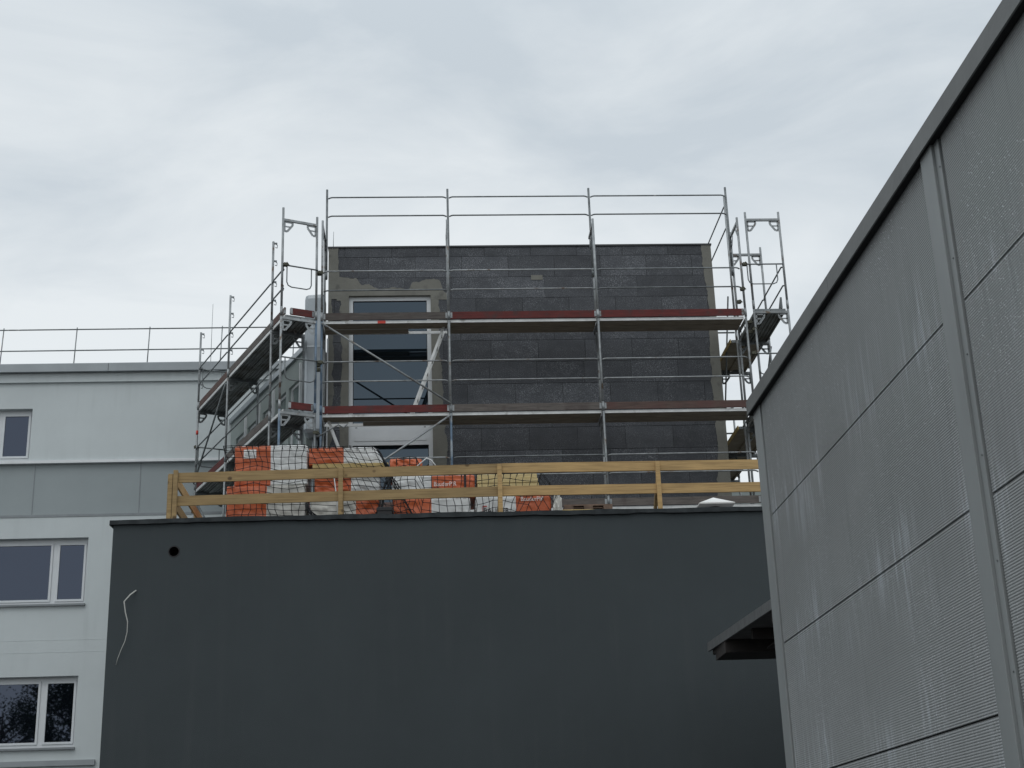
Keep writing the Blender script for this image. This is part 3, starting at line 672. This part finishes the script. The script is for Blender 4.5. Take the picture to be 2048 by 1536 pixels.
s_tube(LS, 'brace', [(-.04, 6.35, 10.45), (-.04, 3.95, 8.75)], .021, 'galv_dark')
s_tube(LS, 'brace', [(-.0, 6.42, 10.45), (XI, 6.42, 8.75)], .018, 'galv_dark')
MB().tube([(0, 6.37, 11.95), (0, 6.37, 12.05)], .0285, 10).build('sticker', 'red_label', LS)
for c_ in ((XI + .04, -.03, 13.60), (0, -.03, 13.66), (XI + .06, -.03, 11.66), (XI - .0, .0, 10.2), (0.0, 6.4, 10.1), (0, 6.4, 11.66)): coupler(LS, c_)
s_tube(LS, 'tie_tube', [(XI + .02, -.08, 10.10), (XI + .36, -.3, 10.32), (XI + .46, -.32, 10.26), (XI + .52, -.36, 10.33)], .016, 'galv')

# ------------------------------------------------------------------ right scaffolding
RS = thing('scaffolding', 'scaffolding with open top frames running back along the right side of the dark block', 'scaffolding', (0, 0, 0))
RX0, RX1 = 6.86, 7.575; RY = [27.66, 29.45, 31.40, 33.6]
for i, y in enumerate(RY):
    for x in (RX0, RX1):
        for a, b2 in ((RZ, 8.88), (8.88, 10.86), (10.86, 12.85)): s_post(RS, x, y, a, b2, 'galv', a == RZ)
    if i < 2:
        s_post(RS, RX1, y, 12.85, 15.08, 'galv'); s_post(RS, RX0, y, 12.85, 15.08 if i == 0 else 16.35, 'galv')
        transom(RS, (RX0, y, 14.90), (RX1, y, 14.90))
    elif i == 3:
        s_post(RS, RX0, y, 12.85, 16.3, 'galv_dark')
    for z in (8.90, 10.88, 12.87): transom(RS, (RX0, y, z - .085), (RX1, y, z - .085), m='galv' if i == 0 else 'galv_dark')
for z in (8.90, 10.88, 12.87):
    for bi, (ya, yb) in enumerate(zip(RY[:-1], RY[1:])):
        if bi == 2 and z > 12: continue
        deck(RS, RX0 + (.03 if bi == 0 else -.12), RX1 - (.04 if bi == 0 else .12), ya, yb, z, 'y', 'deck_steel' if bi == 0 else 'ply')
        if bi: MB().box(RX0 - .15, RX0 - .125, ya + .03, yb - .03, z - .06, z + .02).build('edge_board', 'wood_y', RS)
        if bi: toe(RS, (RX1 - .05, ya), (RX1 - .05, yb), z + .012, 'toe_grey')
    for ya, yb in zip(RY[:-1], RY[1:]):
        if z > 12 and yb > 31.5: continue
        for rz in (z + .97, z + .55): rail(RS, (RX1 - .03, ya, rz), (RX1 - .03, yb, rz), 'galv_dark')
MB().prism([(27.68, 12.89), (27.68, 13.13), (27.92, 12.89)], 'x', RX1 - .14, RX1 - .10).build('toe_board_end', 'galv_dark', RS)
for rz in (16.14, 15.60): rail(RS, (RX0, RY[1], rz), (RX0, RY[3], rz), 'galv_dark')
end_guard(RS, (RX0 - .16, 27.62), (RX1 - .02, 27.62), 13.86, .45); end_guard(RS, (RX0 - .1, 27.62), (RX1, 27.62), 11.86)
s_tube(RS, 'brace', [(RX1 + .03, 29.45, 12.7), (RX1 + .03, 31.4, 10.95)], .021, 'galv_dark')
s_tube(RS, 'brace', [(RX0, 27.6, 10.5), (RX1, 27.6, 8.8)], .02, 'galv_dark')
for ya, za in ((30.0, 13.25), (31.0, 11.2), (31.0, 9.6)):
    s_tube(RS, 'tie_tube', [(6.3, ya, za), (6.95, ya, za)], .02, 'galv_dark')
s_tube(RS, 'brace', [(6.75, 29.45, 13.9), (6.75, 31.1, 11.0)], .018, 'galv_dark')
for c_ in ((RX0 - .12, 27.62, 13.86), (6.76, 27.75, 12.6), (6.84, 27.7, 12.42), (6.76, 27.8, 12.4), (RX0, 27.6, 10.45), (6.72, 28.33, 13.3), (RX0 - .1, 27.6, 11.86), (6.7, 28.4, 10.3)): coupler(RS, c_)

# ------------------------------------------------------------------ timber guard on the roof edge
TG = thing('timber_guard', 'pine board guard rail standing along the roof edge of the anthracite building', 'guard rail', (0, 21.2, 6.75))
tl = TG.location
def tg(mb, name, m): return rel(mb.build(name, m, TG), tl)
gx = [-1.272, 1.118, 3.53, 5.95]
for x in gx:
    tg(MB().bbox(x - .034, x + .034, 21.135, 21.175, 6.78, 7.715 + (.01 if x > 0 else 0), .003), 'post', 'wood_new' if x > 1 else 'wood_old')
    tg(MB().beam((x, 21.2, 7.5), (x, 21.95, 6.80), .045, .08, up=(0, 1, 1)), 'strut', 'wood_old')
tg(MB().bbox(-3.83, -3.765, 21.15, 21.19, 6.78, 7.665, .003), 'post', 'wood_old')
tg(MB().bbox(-3.755, -3.69, 21.13, 21.20, 6.78, 7.715, .003), 'post', 'wood_old')
tg(MB().bbox(-3.845, -3.80, 21.20, 21.27, 6.78, 7.66, .003), 'post', 'wood_old')
for (xa, xb, za, zb, m_) in ((-3.686, 1.155, 7.61, 7.668, 'wood_old'), (1.158, 7.5, 7.672, 7.655, 'wood_new')):
    for dz, dx in ((0, 0), (-.358, -.03)):
        z0, z1 = za + dz - (.0 if dz == 0 else .0), zb + dz
        tg(MB().beam((xa + dx * (xa < 0), 21.195, z0), (xb, 21.195, z1), .028, .150), 'board', m_)
for z_, m_ in ((7.60, 'wood_new'), (7.22, 'wood_old')):
    tg(MB().beam((-3.735, 21.22, z_ + .0), (-3.735, 26.5, z_), .028, .15), 'board', m_)
for y_ in (23.4, 25.7): tg(MB().bbox(-3.80, -3.752, y_, y_ + .07, 6.75, 7.7, .003), 'post', 'wood_old')

# ------------------------------------------------------------------ insulation packs
def wrap(name, label, x0, x1, z0, z1, y0=22.8, dep=.85, split=None, cl='foil_orange', cr='foil_white', crump=.012, seed=0, slant=0.0, cat='pack', group='foil wrapped insulation packs on the roof', rot=0.0, extra=None):
    cx, cy = (x0 + x1) / 2, y0 + dep / 2
    hx_, hy, hz_ = (x1 - x0) / 2, dep / 2, z1 - z0
    if split is None: split = cx
    mb = MB(); nx, ny, nz = 44, 8, 26
    sx = split - cx
    us = [-hx_ + 2 * hx_ * i / nx for i in range(nx + 1)]
    kk = min(range(1, nx), key=lambda i: abs(us[i] - sx)); us[kk] = sx
    def disp(p):
        x, y, z = p
        # rounded edges
        ex = max(0, abs(x) - (hx_ - .02)) / .02; ey = max(0, abs(y) - (hy - .02)) / .02; ez = max(0, z - (hz_ - .02)) / .02
        x -= math.copysign(.006 * (ey * ey + ez * ez), x); y -= math.copysign(.006 * (ex * ex + ez * ez), y); z -= .006 * (ex * ex + ey * ey) * (z > hz_ * .5)
        n_ = noise.noise((x * 3 + seed * 7, z * 9, y * 3)) * crump + noise.noise((x * 9 + seed, z * 16 + x * 8, 2)) * crump * .9 + abs(noise.noise((x * 14 + z * 9 + seed, z * 7, 5))) * crump * .9
        y += n_ * (1.2 if y < 0 else 0); z += n_ * .8 * (z > hz_ * .9)
        if slant and x > 0: x += -slant * (z / hz_) * (x / hx_) ** 3
        return (x, y, z)
    def grid(f, ui, vi, flip):
        b_ = len(mb.v)
        for a in ui:
            for c_ in vi: mb.v.append(disp(f(a, c_)))
        for i in range(len(ui) - 1):
            for j_ in range(len(vi) - 1):
                q_ = [b_ + i * len(vi) + j_, b_ + (i + 1) * len(vi) + j_, b_ + (i + 1) * len(vi) + j_ + 1, b_ + i * len(vi) + j_ + 1]
                ctr = sum(mb.v[k][0] for k in q_) / 4
                mb.face(q_ if not flip else q_[::-1], 0 if ctr < sx else 1, True)
    vs = [hz_ * i / nz for i in range(nz + 1)]; ys = [-hy + 2 * hy * i / ny for i in range(ny + 1)]
    grid(lambda a, c_: (a, -hy, c_), us, vs, False); grid(lambda a, c_: (a, hy, c_), us, vs, True)
    grid(lambda a, c_: (a, c_, hz_), us, ys, False); grid(lambda a, c_: (a, c_, 0), us, ys, True)
    grid(lambda a, c_: (-hx_, a, c_), ys, vs, True); grid(lambda a, c_: (hx_, a, c_), ys, vs, False)
    o = mb.build(name, [cl, cr], fix=False)
    bm = bmesh.new(); bm.from_mesh(o.data); bmesh.ops.remove_doubles(bm, verts=bm.verts, dist=.0008); bmesh.ops.recalc_face_normals(bm, faces=bm.faces); bm.to_mesh(o.data); bm.free()
    o.location = (cx, cy, z0); o.rotation_euler = (0, rot, 0)
    return tag(o, label, cat, group)
def text(parent, name, s, size, x, y, z, m, squash=1.0):
    cu = bpy.data.curves.new(name, 'FONT'); cu.body = s; cu.size = size; cu.extrude = .001
    t_ = bpy.data.objects.new('tmp', cu); COL.objects.link(t_)
    bpy.context.view_layer.update()
    me = bpy.data.meshes.new_from_object(t_.evaluated_get(bpy.context.evaluated_depsgraph_get()))
    bpy.data.objects.remove(t_); me.name = name; me.materials.clear(); me.materials.append(M[m])
    for v in me.vertices: v.co = Vector((v.co.x * squash, -v.co.z, v.co.y))
    o = bpy.data.objects.new(name, me); COL.objects.link(o); o.parent = parent
    pl = parent.location; o.location = (x - pl.x, y - pl.y, z - pl.z); return o
def pallet(x, y, z, label, rz=0, w=1.2, d=.8):
    r_ = thing('pallet', label, 'pallet', (x, y, z), rz, 'wooden pallets on the roof')
    for i in range(3): MB().box(-w / 2, w / 2, -d / 2 + i * (d - .1) / 2, -d / 2 + .1 + i * (d - .1) / 2, 0, .022).build('bottom_board', 'pallet', r_)
    for i in range(3):
        for j_ in range(3):
            MB().box(-w / 2 + i * (w - .145) / 2, -w / 2 + .145 + i * (w - .145) / 2, -d / 2 + j_ * (d - .1) / 2, -d / 2 + .1 + j_ * (d - .1) / 2, .022, .10).build('block', 'pallet', r_)
    for i in range(3): MB().box(-w / 2 + i * (w - .145) / 2, -w / 2 + .145 + i * (w - .145) / 2, -d / 2, d / 2, .10, .122).build('cross_board', 'pallet', r_)
    for i in range(5): MB().box(-w / 2, w / 2, -d / 2 + i * (d - .12) / 4, -d / 2 + .12 + i * (d - .12) / 4, .122, .144).build('top_board', 'pallet', r_)
    return r_
for x, s_ in ((-2.55, 'under the leftmost foil pack stack'), (-1.32, 'under the second foil pack stack'), (.12, 'under the third foil pack stack'), (1.4, 'under the rightmost foil pack stack')):
    pallet(x, 23.2, 6.75, 'wooden pallet ' + s_)
A = wrap('insulation_pack', 'tall orange and white foil pack with a paper label on top of the leftmost stack', -3.08, -1.905, 7.92, 8.585, split=-2.49, seed=1, rot=-.012)
MB().box(-.435, -.235, -.441, -.433, .455, .60).build('paper_label', 'ink_white', A)
MB().box(-.36, -.345, -.4435, -.4412, .49, .585).box(-.42, -.25, -.4435, -.4412, .50, .507).box(-.42, -.30, -.4435, -.4412, .525, .53).build('label_print', 'sill', A)
MB().box(-.58, .0, -.40, .40, .655, .665).build('top_sheet', 'foil_white', A)
wrap('insulation_pack', 'wider orange and dull white foil pack at the bottom of the leftmost stack', -3.19, -1.93, 6.895, 7.90, y0=22.74, split=-2.54, cr='foil_dull', seed=2, crump=.02)
wrap('insulation_pack', 'low orange and white foil pack lying on yellow timbers, with a sloping right end', -1.89, -.66, 8.245, 8.535, split=-1.33, seed=3, slant=.16)
wrap('insulation_pack', 'narrow dark orange and white foil pack below the yellow timbers', -1.80, -.74, 7.74, 8.05, y0=22.86, split=-1.2, seed=4, crump=.03)
wrap('insulation_pack', 'crumpled white foil pack with a short orange end at the bottom of the second stack', -1.86, -.76, 6.895, 7.735, y0=22.84, split=-1.12, cl='foil_dull', cr='foil_orange', seed=5, crump=.035)
wrap('insulation_pack', 'small orange foil pack peeping over the top board beside the tall window', -.58, -.05, 8.03, 8.34, y0=22.86, dep=.5, split=-.049, seed=6, crump=.02)
Gp = wrap('insulation_pack', 'white and orange foil pack with white lettering and black strap on the third stack', -.545, .80, 7.665, 8.03, split=.095, cl='foil_white', cr='foil_orange', seed=7)
text(Gp, 'lettering', 'BauderPIR', .105, .13, 22.782, 7.845, 'ink_white', .83)
MB().box(.21, .42, -.446, -.441, .085, .125).build('small_print', 'ink_white', Gp)
MB().box(.495, .53, -.450, -.432, .0, .375).build('strap', 'black', Gp)
wrap('insulation_pack', 'orange and white foil pack below the lettered one in the third stack', -.53, .72, 6.895, 7.655, split=.095, seed=8, crump=.016)
Jp = wrap('insulation_pack', 'white and red orange foil pack with black lettering at the bottom of the rightmost stack', .80, 2.03, 6.895, 7.66, y0=22.78, split=1.46, cl='foil_white', cr='foil_orange', seed=9)
text(Jp, 'lettering', 'BAUDER', .115, .925, 22.762, 7.375, 'ink', .95)
MB().box(-.505, -.49, -.445, -.439, .46, .60).box(-.505, -.43, -.445, -.439, .585, .60).build('logo_bracket', 'ink_red', Jp)
text(Jp, 'lettering', 'BauderPIR', .10, 1.53, 22.762, 7.565, 'ink_white', .9)
# yellow slabs
ys_ = thing('insulation_slabs', 'stack of bare yellow insulation slabs on top of the rightmost stack', 'insulation slabs', (1.36, 23.2, 7.66))
for k in range(5):
    MB().bbox(-.52 - .01 * (k % 2), .50 - .012 * k, -.42 + .006 * (k % 3), .42, .0 + .074 * k, .071 + .074 * k, .004).build('slab', 'slab_yellow', ys_)
# small crumpled foil scraps
def scrap(loc, s_, label, seed):
    bm = bmesh.new(); bmesh.ops.create_icosphere(bm, subdivisions=3, radius=1)
    for v in bm.verts:
        n_ = 1 + .5 * noise.noise(v.co * 2.2 + Vector((seed, 0, 0))) + .3 * noise.noise(v.co * 6 + Vector((seed, 3, 0)))
        v.co = Vector((v.co.x * s_[0] * n_, v.co.y * s_[1] * n_, v.co.z * s_[2] * n_))
    o = MB().bm(bm).build('foil_scrap', 'foil_dull'); o.location = loc; return tag(o, label, 'foil')
scrap((2.13, 22.75, 7.3), (.07, .1, .40), 'crumpled grey foil hanging beside the rightmost foil pack', 1.0)
scrap((1.96, 22.85, 7.76), (.10, .1, .055), 'small scrap of white foil beside the yellow slabs', 5.0)
# timbers
for k, (xa, xb, z_, y_, s_) in enumerate(((-1.82, -.60, 8.21, 22.74, 'long yellow timber nearest the roof edge, under the low foil pack'), (-1.92, -.66, 8.115, 22.80, 'yellow timber lying below the foremost timber in the second stack'), (-1.84, -.70, 8.205, 23.2, 'yellow timber behind the foremost timber in the second stack'))):
    o = MB().bbox(xa, xb, y_, y_ + .09, z_ - .04, z_ + .035, .004).build('timber', 'wood_y', loc=((xa + xb) / 2, y_, z_)); tag(o, s_, 'timber', 'yellow timbers in the second stack')
ol = MB().tube([(0, 0, 0), (.19, 0, .165), (.26, .02, .14), (.36, .05, .02)], .012, 6).build('plastic_strap', 'foil_white'); ol.location = (-.17, 22.6, 8.10); tag(ol, 'bent white packing strap sticking up behind the top board', 'strap')
ol = MB().tube([(0, 0, 0), (.06, -.02, -.15), (.09, 0, -.4), (.12, 0, -.75)], .010, 6).build('plastic_strap', 'foil_white'); ol.location = (-1.52, 22.62, 8.1); tag(ol, 'thin white packing strap hanging down the second stack', 'strap')
# pallets and plank at the right
for k in range(5): pallet(2.62, 23.1, 6.75 + .1445 * k, ['lowest pallet in the stack right of the foil packs', 'second pallet from the bottom in the stack right of the foil packs', 'middle pallet in the stack right of the foil packs', 'fourth pallet from the bottom in the stack right of the foil packs', 'topmost pallet in the stack right of the foil packs'][k], .02 * (k % 2), .78, .8)
o = MB().bbox(-.41, .41, -.06, .06, 0, .03, .003).build('plank', 'wood_y'); o.location = (2.40, 20.66, 6.825); tag(o, 'short yellow plank lying on the roof edge below the pallets', 'plank')
# black crate between the stacks
o = MB().bbox(-.12, .12, -.15, .15, 0, .42, .01).box(-.13, .13, -.16, .16, .36, .40).build('black_box', 'black'); o.location = (-.66, 22.75, 7.05); tag(o, 'small black plastic box between the second and third stack', 'box')
MBs = MB().box(-.1, .1, -.1, .1, 0, .30).build('box_stand', 'pallet', o); MBs.location = (0, 0, -.30)
# pyramid cap
pc = thing('vent_cap', 'small white pyramid shaped vent cap on the roof edge near the grey hall', 'vent cap', (4.5, 21.9, 6.75))
c = MB(); b = len(c.v); c.v += [(-.28, -.28, .415), (.28, -.28, .415), (.28, .28, .415), (-.28, .28, .415), (-.28, -.28, .435), (.28, -.28, .435), (.28, .28, .435), (-.28, .28, .435), (0, 0, .585)]
for q_ in ((0, 1, 5, 4), (1, 2, 6, 5), (2, 3, 7, 6), (3, 0, 4, 7), (4, 5, 8), (5, 6, 8), (6, 7, 8), (7, 4, 8), (3, 2, 1, 0)): c.face(list(q_))
c.build('hood', 'ink_white', pc); MB().tube([(0, 0, 0), (0, 0, .42)], .11, 16).build('pipe', 'black', pc)

# cargo nets
def net(label, xa, xb, hfun, dx, dz, shear, seed, nrows, yf=22.70):
    mb = MB(); nx = int((xb - xa) / dx)
    def P(i, j_):
        x = xa + dx * i; h = hfun(x)
        if j_ < 4: y = yf + .62 - j_ * .2; z = h + .012 - .02 * (4 - j_); zz = 0
        else:
            zz = (j_ - 4) * dz; y = yf - .01; z = h + .012 - zz
        sx_ = shear(x) * zz + .07 * noise.noise((x * 2.2, z * 2.5, seed)) + .025 * noise.noise((x * 9, z * 9, seed))
        z += .05 * noise.noise((x * 2.0, z * 2.0, seed + 5)) * (1 if j_ > 4 else 0) + .035 * math.sin(x * 5 + seed) * min(1, zz * 3) * (1 if j_ > 4 else 0) + .012 * noise.noise((x * 11, z * 9, seed + 2))
        return Vector((x + sx_, y + .012 * noise.noise((x * 5, z * 5, seed)) , z))
    G = [[P(i, j_) for j_ in range(nrows)] for i in range(nx + 1)]
    for i in range(nx + 1): mb.tube(G[i], .0052, 4, cap=False)
    for j_ in range(nrows): mb.tube([G[i][j_] for i in range(nx + 1)], .0052, 4, cap=False)
    for i in range(nx + 1):
        for j_ in range(nrows): p = G[i][j_]; mb.box(p.x - .007, p.x + .007, p.y - .007, p.y + .007, p.z - .007, p.z + .007)
    # gathered cord bundle at both ends
    return tag(mb.build('cargo_net', 'net', fix=False), label, 'net', 'black nets over the foil packs')
def h1(x):
    if x < -1.93: return 8.545
    if x < -.80: return 8.50
    return max(7.9, 8.50 - (x + .80) * 2.2)
net('black cord net draped over the two left stacks of foil packs', -3.22, -.52, h1, .112, .098, lambda x: .06 if x < -1.9 else .55, 3.0, 18)
def h2(x):
    if x < -.04: return 8.31 - .1 * abs(x + .3)
    if x < 1.86: return 8.02
    return 8.02 - (x - 1.86) * 1.6
net('black cord net draped over the lettered pack and the yellow slabs', -.50, 2.12, h2, .118, .128, lambda x: 0.0 if x < 1.0 else -.45 * (x - 1.0), 8.0, 13)
def bundle(pts, label, r=.03):
    mb = MB(); p0 = Vector(pts[0])
    for k in range(6):
        mb.tube([Vector(p) - p0 + Vector((random.uniform(-r, r), random.uniform(-r, r) * .5, random.uniform(-.01, .01))) for p in pts], .009, 5)
    o = mb.build('net_cord', 'net'); o.location = p0; return tag(o, label, 'cord', 'gathered net cords')
bundle([(-.55, 22.66, 8.0), (-.62, 22.64, 7.85), (-.66, 22.64, 7.7), (-.72, 22.65, 7.5), (-.80, 22.66, 7.3)], 'thick gathered black net cord running down between the second and third stack', .05)
bundle([(-1.90, 22.64, 7.56), (-1.88, 22.62, 7.45), (-1.80, 22.64, 7.38), (-1.66, 22.66, 7.3), (-1.5, 22.66, 7.25)], 'gathered black net cord at the foot between the two left stacks', .035)
bundle([(-.78, 22.74, 8.48), (-.72, 22.70, 8.38), (-.66, 22.68, 8.25), (-.60, 22.66, 8.15)], 'black net cord slanting down beside the low foil pack with the sloping end', .012)

# ------------------------------------------------------------------ grey hall (right)
HL = thing('grey_hall', 'hall clad in silver ribbed metal panels close by on the right', 'building', (2.7, 11.2, 0))
hl = HL.location; XW = 2.70; YE = 11.19
def hp(mb, name, m): return rel(mb.build(name, m, HL), hl)
JZ = [0.32, 1.32, 2.318, 3.318, 4.318, 5.33]
segs = [(6.845, 10.95), (2.0, 6.585), (-4.0, 1.76)]
pitch = 1.0 / 70
def panel(y0, y1, z0, z1):
    mb = MB(); n_ = int((z1 - z0 - .012) / pitch); za = z0 + .006; b_ = len(mb.v); pts = []
    pit = (z1 - z0 - .012) / n_
    for k in range(n_):
        s_ = za + k * pit; pts += [(0, s_), (0, s_ + pit * .35), (.0038, s_ + pit * .60), (.0038, s_ + pit * .72)]
    pts.append((0, z1 - .006))
    pts = [(.014, za - .001)] + pts + [(.014, z1 - .005)]
    ysn = [y0, y1]
    for y_ in ysn:
        for (dx_, z_) in pts: mb.v.append((XW + dx_, y_, z_))
    k_ = len(pts)
    for i in range(k_ - 1): mb.face([b_ + i, b_ + i + 1, b_ + k_ + i + 1, b_ + k_ + i])
    return hp(mb, 'wall_panel', 'panel')
for (y0, y1) in segs:
    for z0, z1 in zip([0.0] + JZ[:-1], JZ): panel(y0, y1, z0, z1)
hp(MB().box(XW + .016, XW + .25, -4, YE - .02, 0, 5.32), 'backing_wall', 'dark_void')
hp(MB().bbox(XW - .012, XW + .2, 10.965, YE, 0, 5.31, .003), 'corner_trim', 'panel_trim')
for yc in (6.60, 1.78):
    hp(MB().bbox(XW - .028, XW + .02, yc + .065, yc + .235, 0, 5.30, .003), 'column_cover', 'panel_trim')
    hp(MB().bbox(XW - .010, XW + .02, yc + .002, yc + .0645, 0, 5.30, .002), 'cover_flange', 'panel_trim')
    sc_ = MB()
    for k in range(10): sc_.tube([(XW - .010, yc + .018, .4 + k * .52), (XW - .014, yc + .018, .4 + k * .52)], .005, 6)
    hp(sc_, 'screws', 'galv_dark')
fa = MB()
for (ya, yb) in ((-4, 2.2), (2.204, 8.65), (8.654, YE + .06)):
    fa.box(XW - .052, XW - .047, ya, yb, 5.232, 5.345); fa.box(XW - .058, XW - .0475, ya, yb, 5.226, 5.2315)
    fa.box(XW - .052, XW + .3, ya, yb, 5.3455, 5.352)
fa.box(XW - .047, XW + .3, YE + .055, YE + .06, 5.232, 5.345)
hp(fa, 'roof_fascia', 'fascia')
hp(MB().box(XW - .0465, XW - .002, -4, YE + .05, 5.233, 5.240), 'shaded_soffit', 'dark_void')  # near-black plate paints in the shade under the roof overhang
hp(MB().box(XW + .25, 14, -4, YE - .02, 0, 5.30), 'hall_body', 'panel_trim')
hp(MB().box(XW + .3, 14.05, -4.05, YE + .05, 5.3, 5.351), 'roof', 'roofing')

# canopy behind the hall
CP = thing('canopy', 'low dark canopy with a grey metal edge sticking out behind the hall corner', 'canopy', (3.7, 19, 4.4))
cl_ = CP.location
c = MB(); c.prism([(3.69, 18.95), (4.16, 11.25), (10, 11.25), (10, 18.95)], 'z', 4.505, 4.585); rel(c.build('roof', 'roofing', CP), cl_)
c = MB(); c.beam((3.675, 18.97, 4.545), (4.145, 11.25, 4.545), .03, .115); rel(c.build('fascia', 'canopy_edge', CP), cl_)
c = MB().box(3.72, 10, 18.1, 18.75, 4.34, 4.503); 
for y_ in (17.3, 16.2, 15.1, 14, 12.9, 11.8): c.box(3.9, 10, y_, y_ + .08, 4.38, 4.503)
c.box(3.72, 10, 18.75, 18.94, 4.44, 4.503); c.box(4.22, 10, 11.3, 18.0, 4.36, 4.378)
rel(c.build('beam', 'canopy_under', CP), cl_)
c = MB().box(6.0, 6.15, 18.3, 18.45, 0, 4.34).box(9.7, 9.85, 18.3, 18.45, 0, 4.34); rel(c.build('post', 'canopy_under', CP), cl_)

# ------------------------------------------------------------------ trees behind the viewer (mirrored in the lower windows)
def tree(x, y, h, seed, label, dens=130):
    rt = random.Random(seed); r_ = thing('tree', label, 'tree', (x, y, 0), 0, 'trees mirrored in the window panes')
    mb = MB(); lf = MB()
    mb.tube([(0, 0, 0), (.1, 0, h * .3), (.0, .1, h * .6), (.05, 0, h * .92)], .28, 8, r2=.04)
    for k in range(26):
        z0 = h * rt.uniform(.2, .85); a = rt.uniform(0, 6.28); l_ = (h - z0) * rt.uniform(.35, .6) + .6
        p0 = Vector((0, 0, z0)); p1 = p0 + Vector((math.cos(a) * l_ * .5, math.sin(a) * l_ * .5, l_ * .35)); p2 = p0 + Vector((math.cos(a) * l_, math.sin(a) * l_, l_ * .8))
        mb.tube([p0, p1, p2], .07, 5, r2=.012)
        for q_ in range(dens):
            c_ = p1.lerp(p2, rt.random()) + Vector((rt.gauss(0, .45), rt.gauss(0, .45), rt.gauss(0, .4)))
            s_ = rt.uniform(.05, .11); u_ = Vector((rt.gauss(0, 1), rt.gauss(0, 1), rt.gauss(0, 1))).normalized(); v_ = u_.orthogonal().normalized()
            i = len(lf.v); lf.v += [tuple(c_ - u_ * s_), tuple(c_ + v_ * s_ * .6), tuple(c_ + u_ * s_), tuple(c_ - v_ * s_ * .6)]; lf.face([i, i + 1, i + 2, i + 3])
    mb.build('trunk', 'bark', r_); lf.build('crown', 'leaf', r_, fix=False)

tree(-18.3, -10.0, 14.5, 1, 'tall leafy tree mirrored darkest in the right pane of the lowest window', 750)
tree(-22.6, -11.5, 12.5, 2, 'thin leafy tree mirrored in the middle of the lowest window')
tree(-26.5, -10.0, 14.0, 3, 'leafy tree mirrored at the left end of the lowest window')
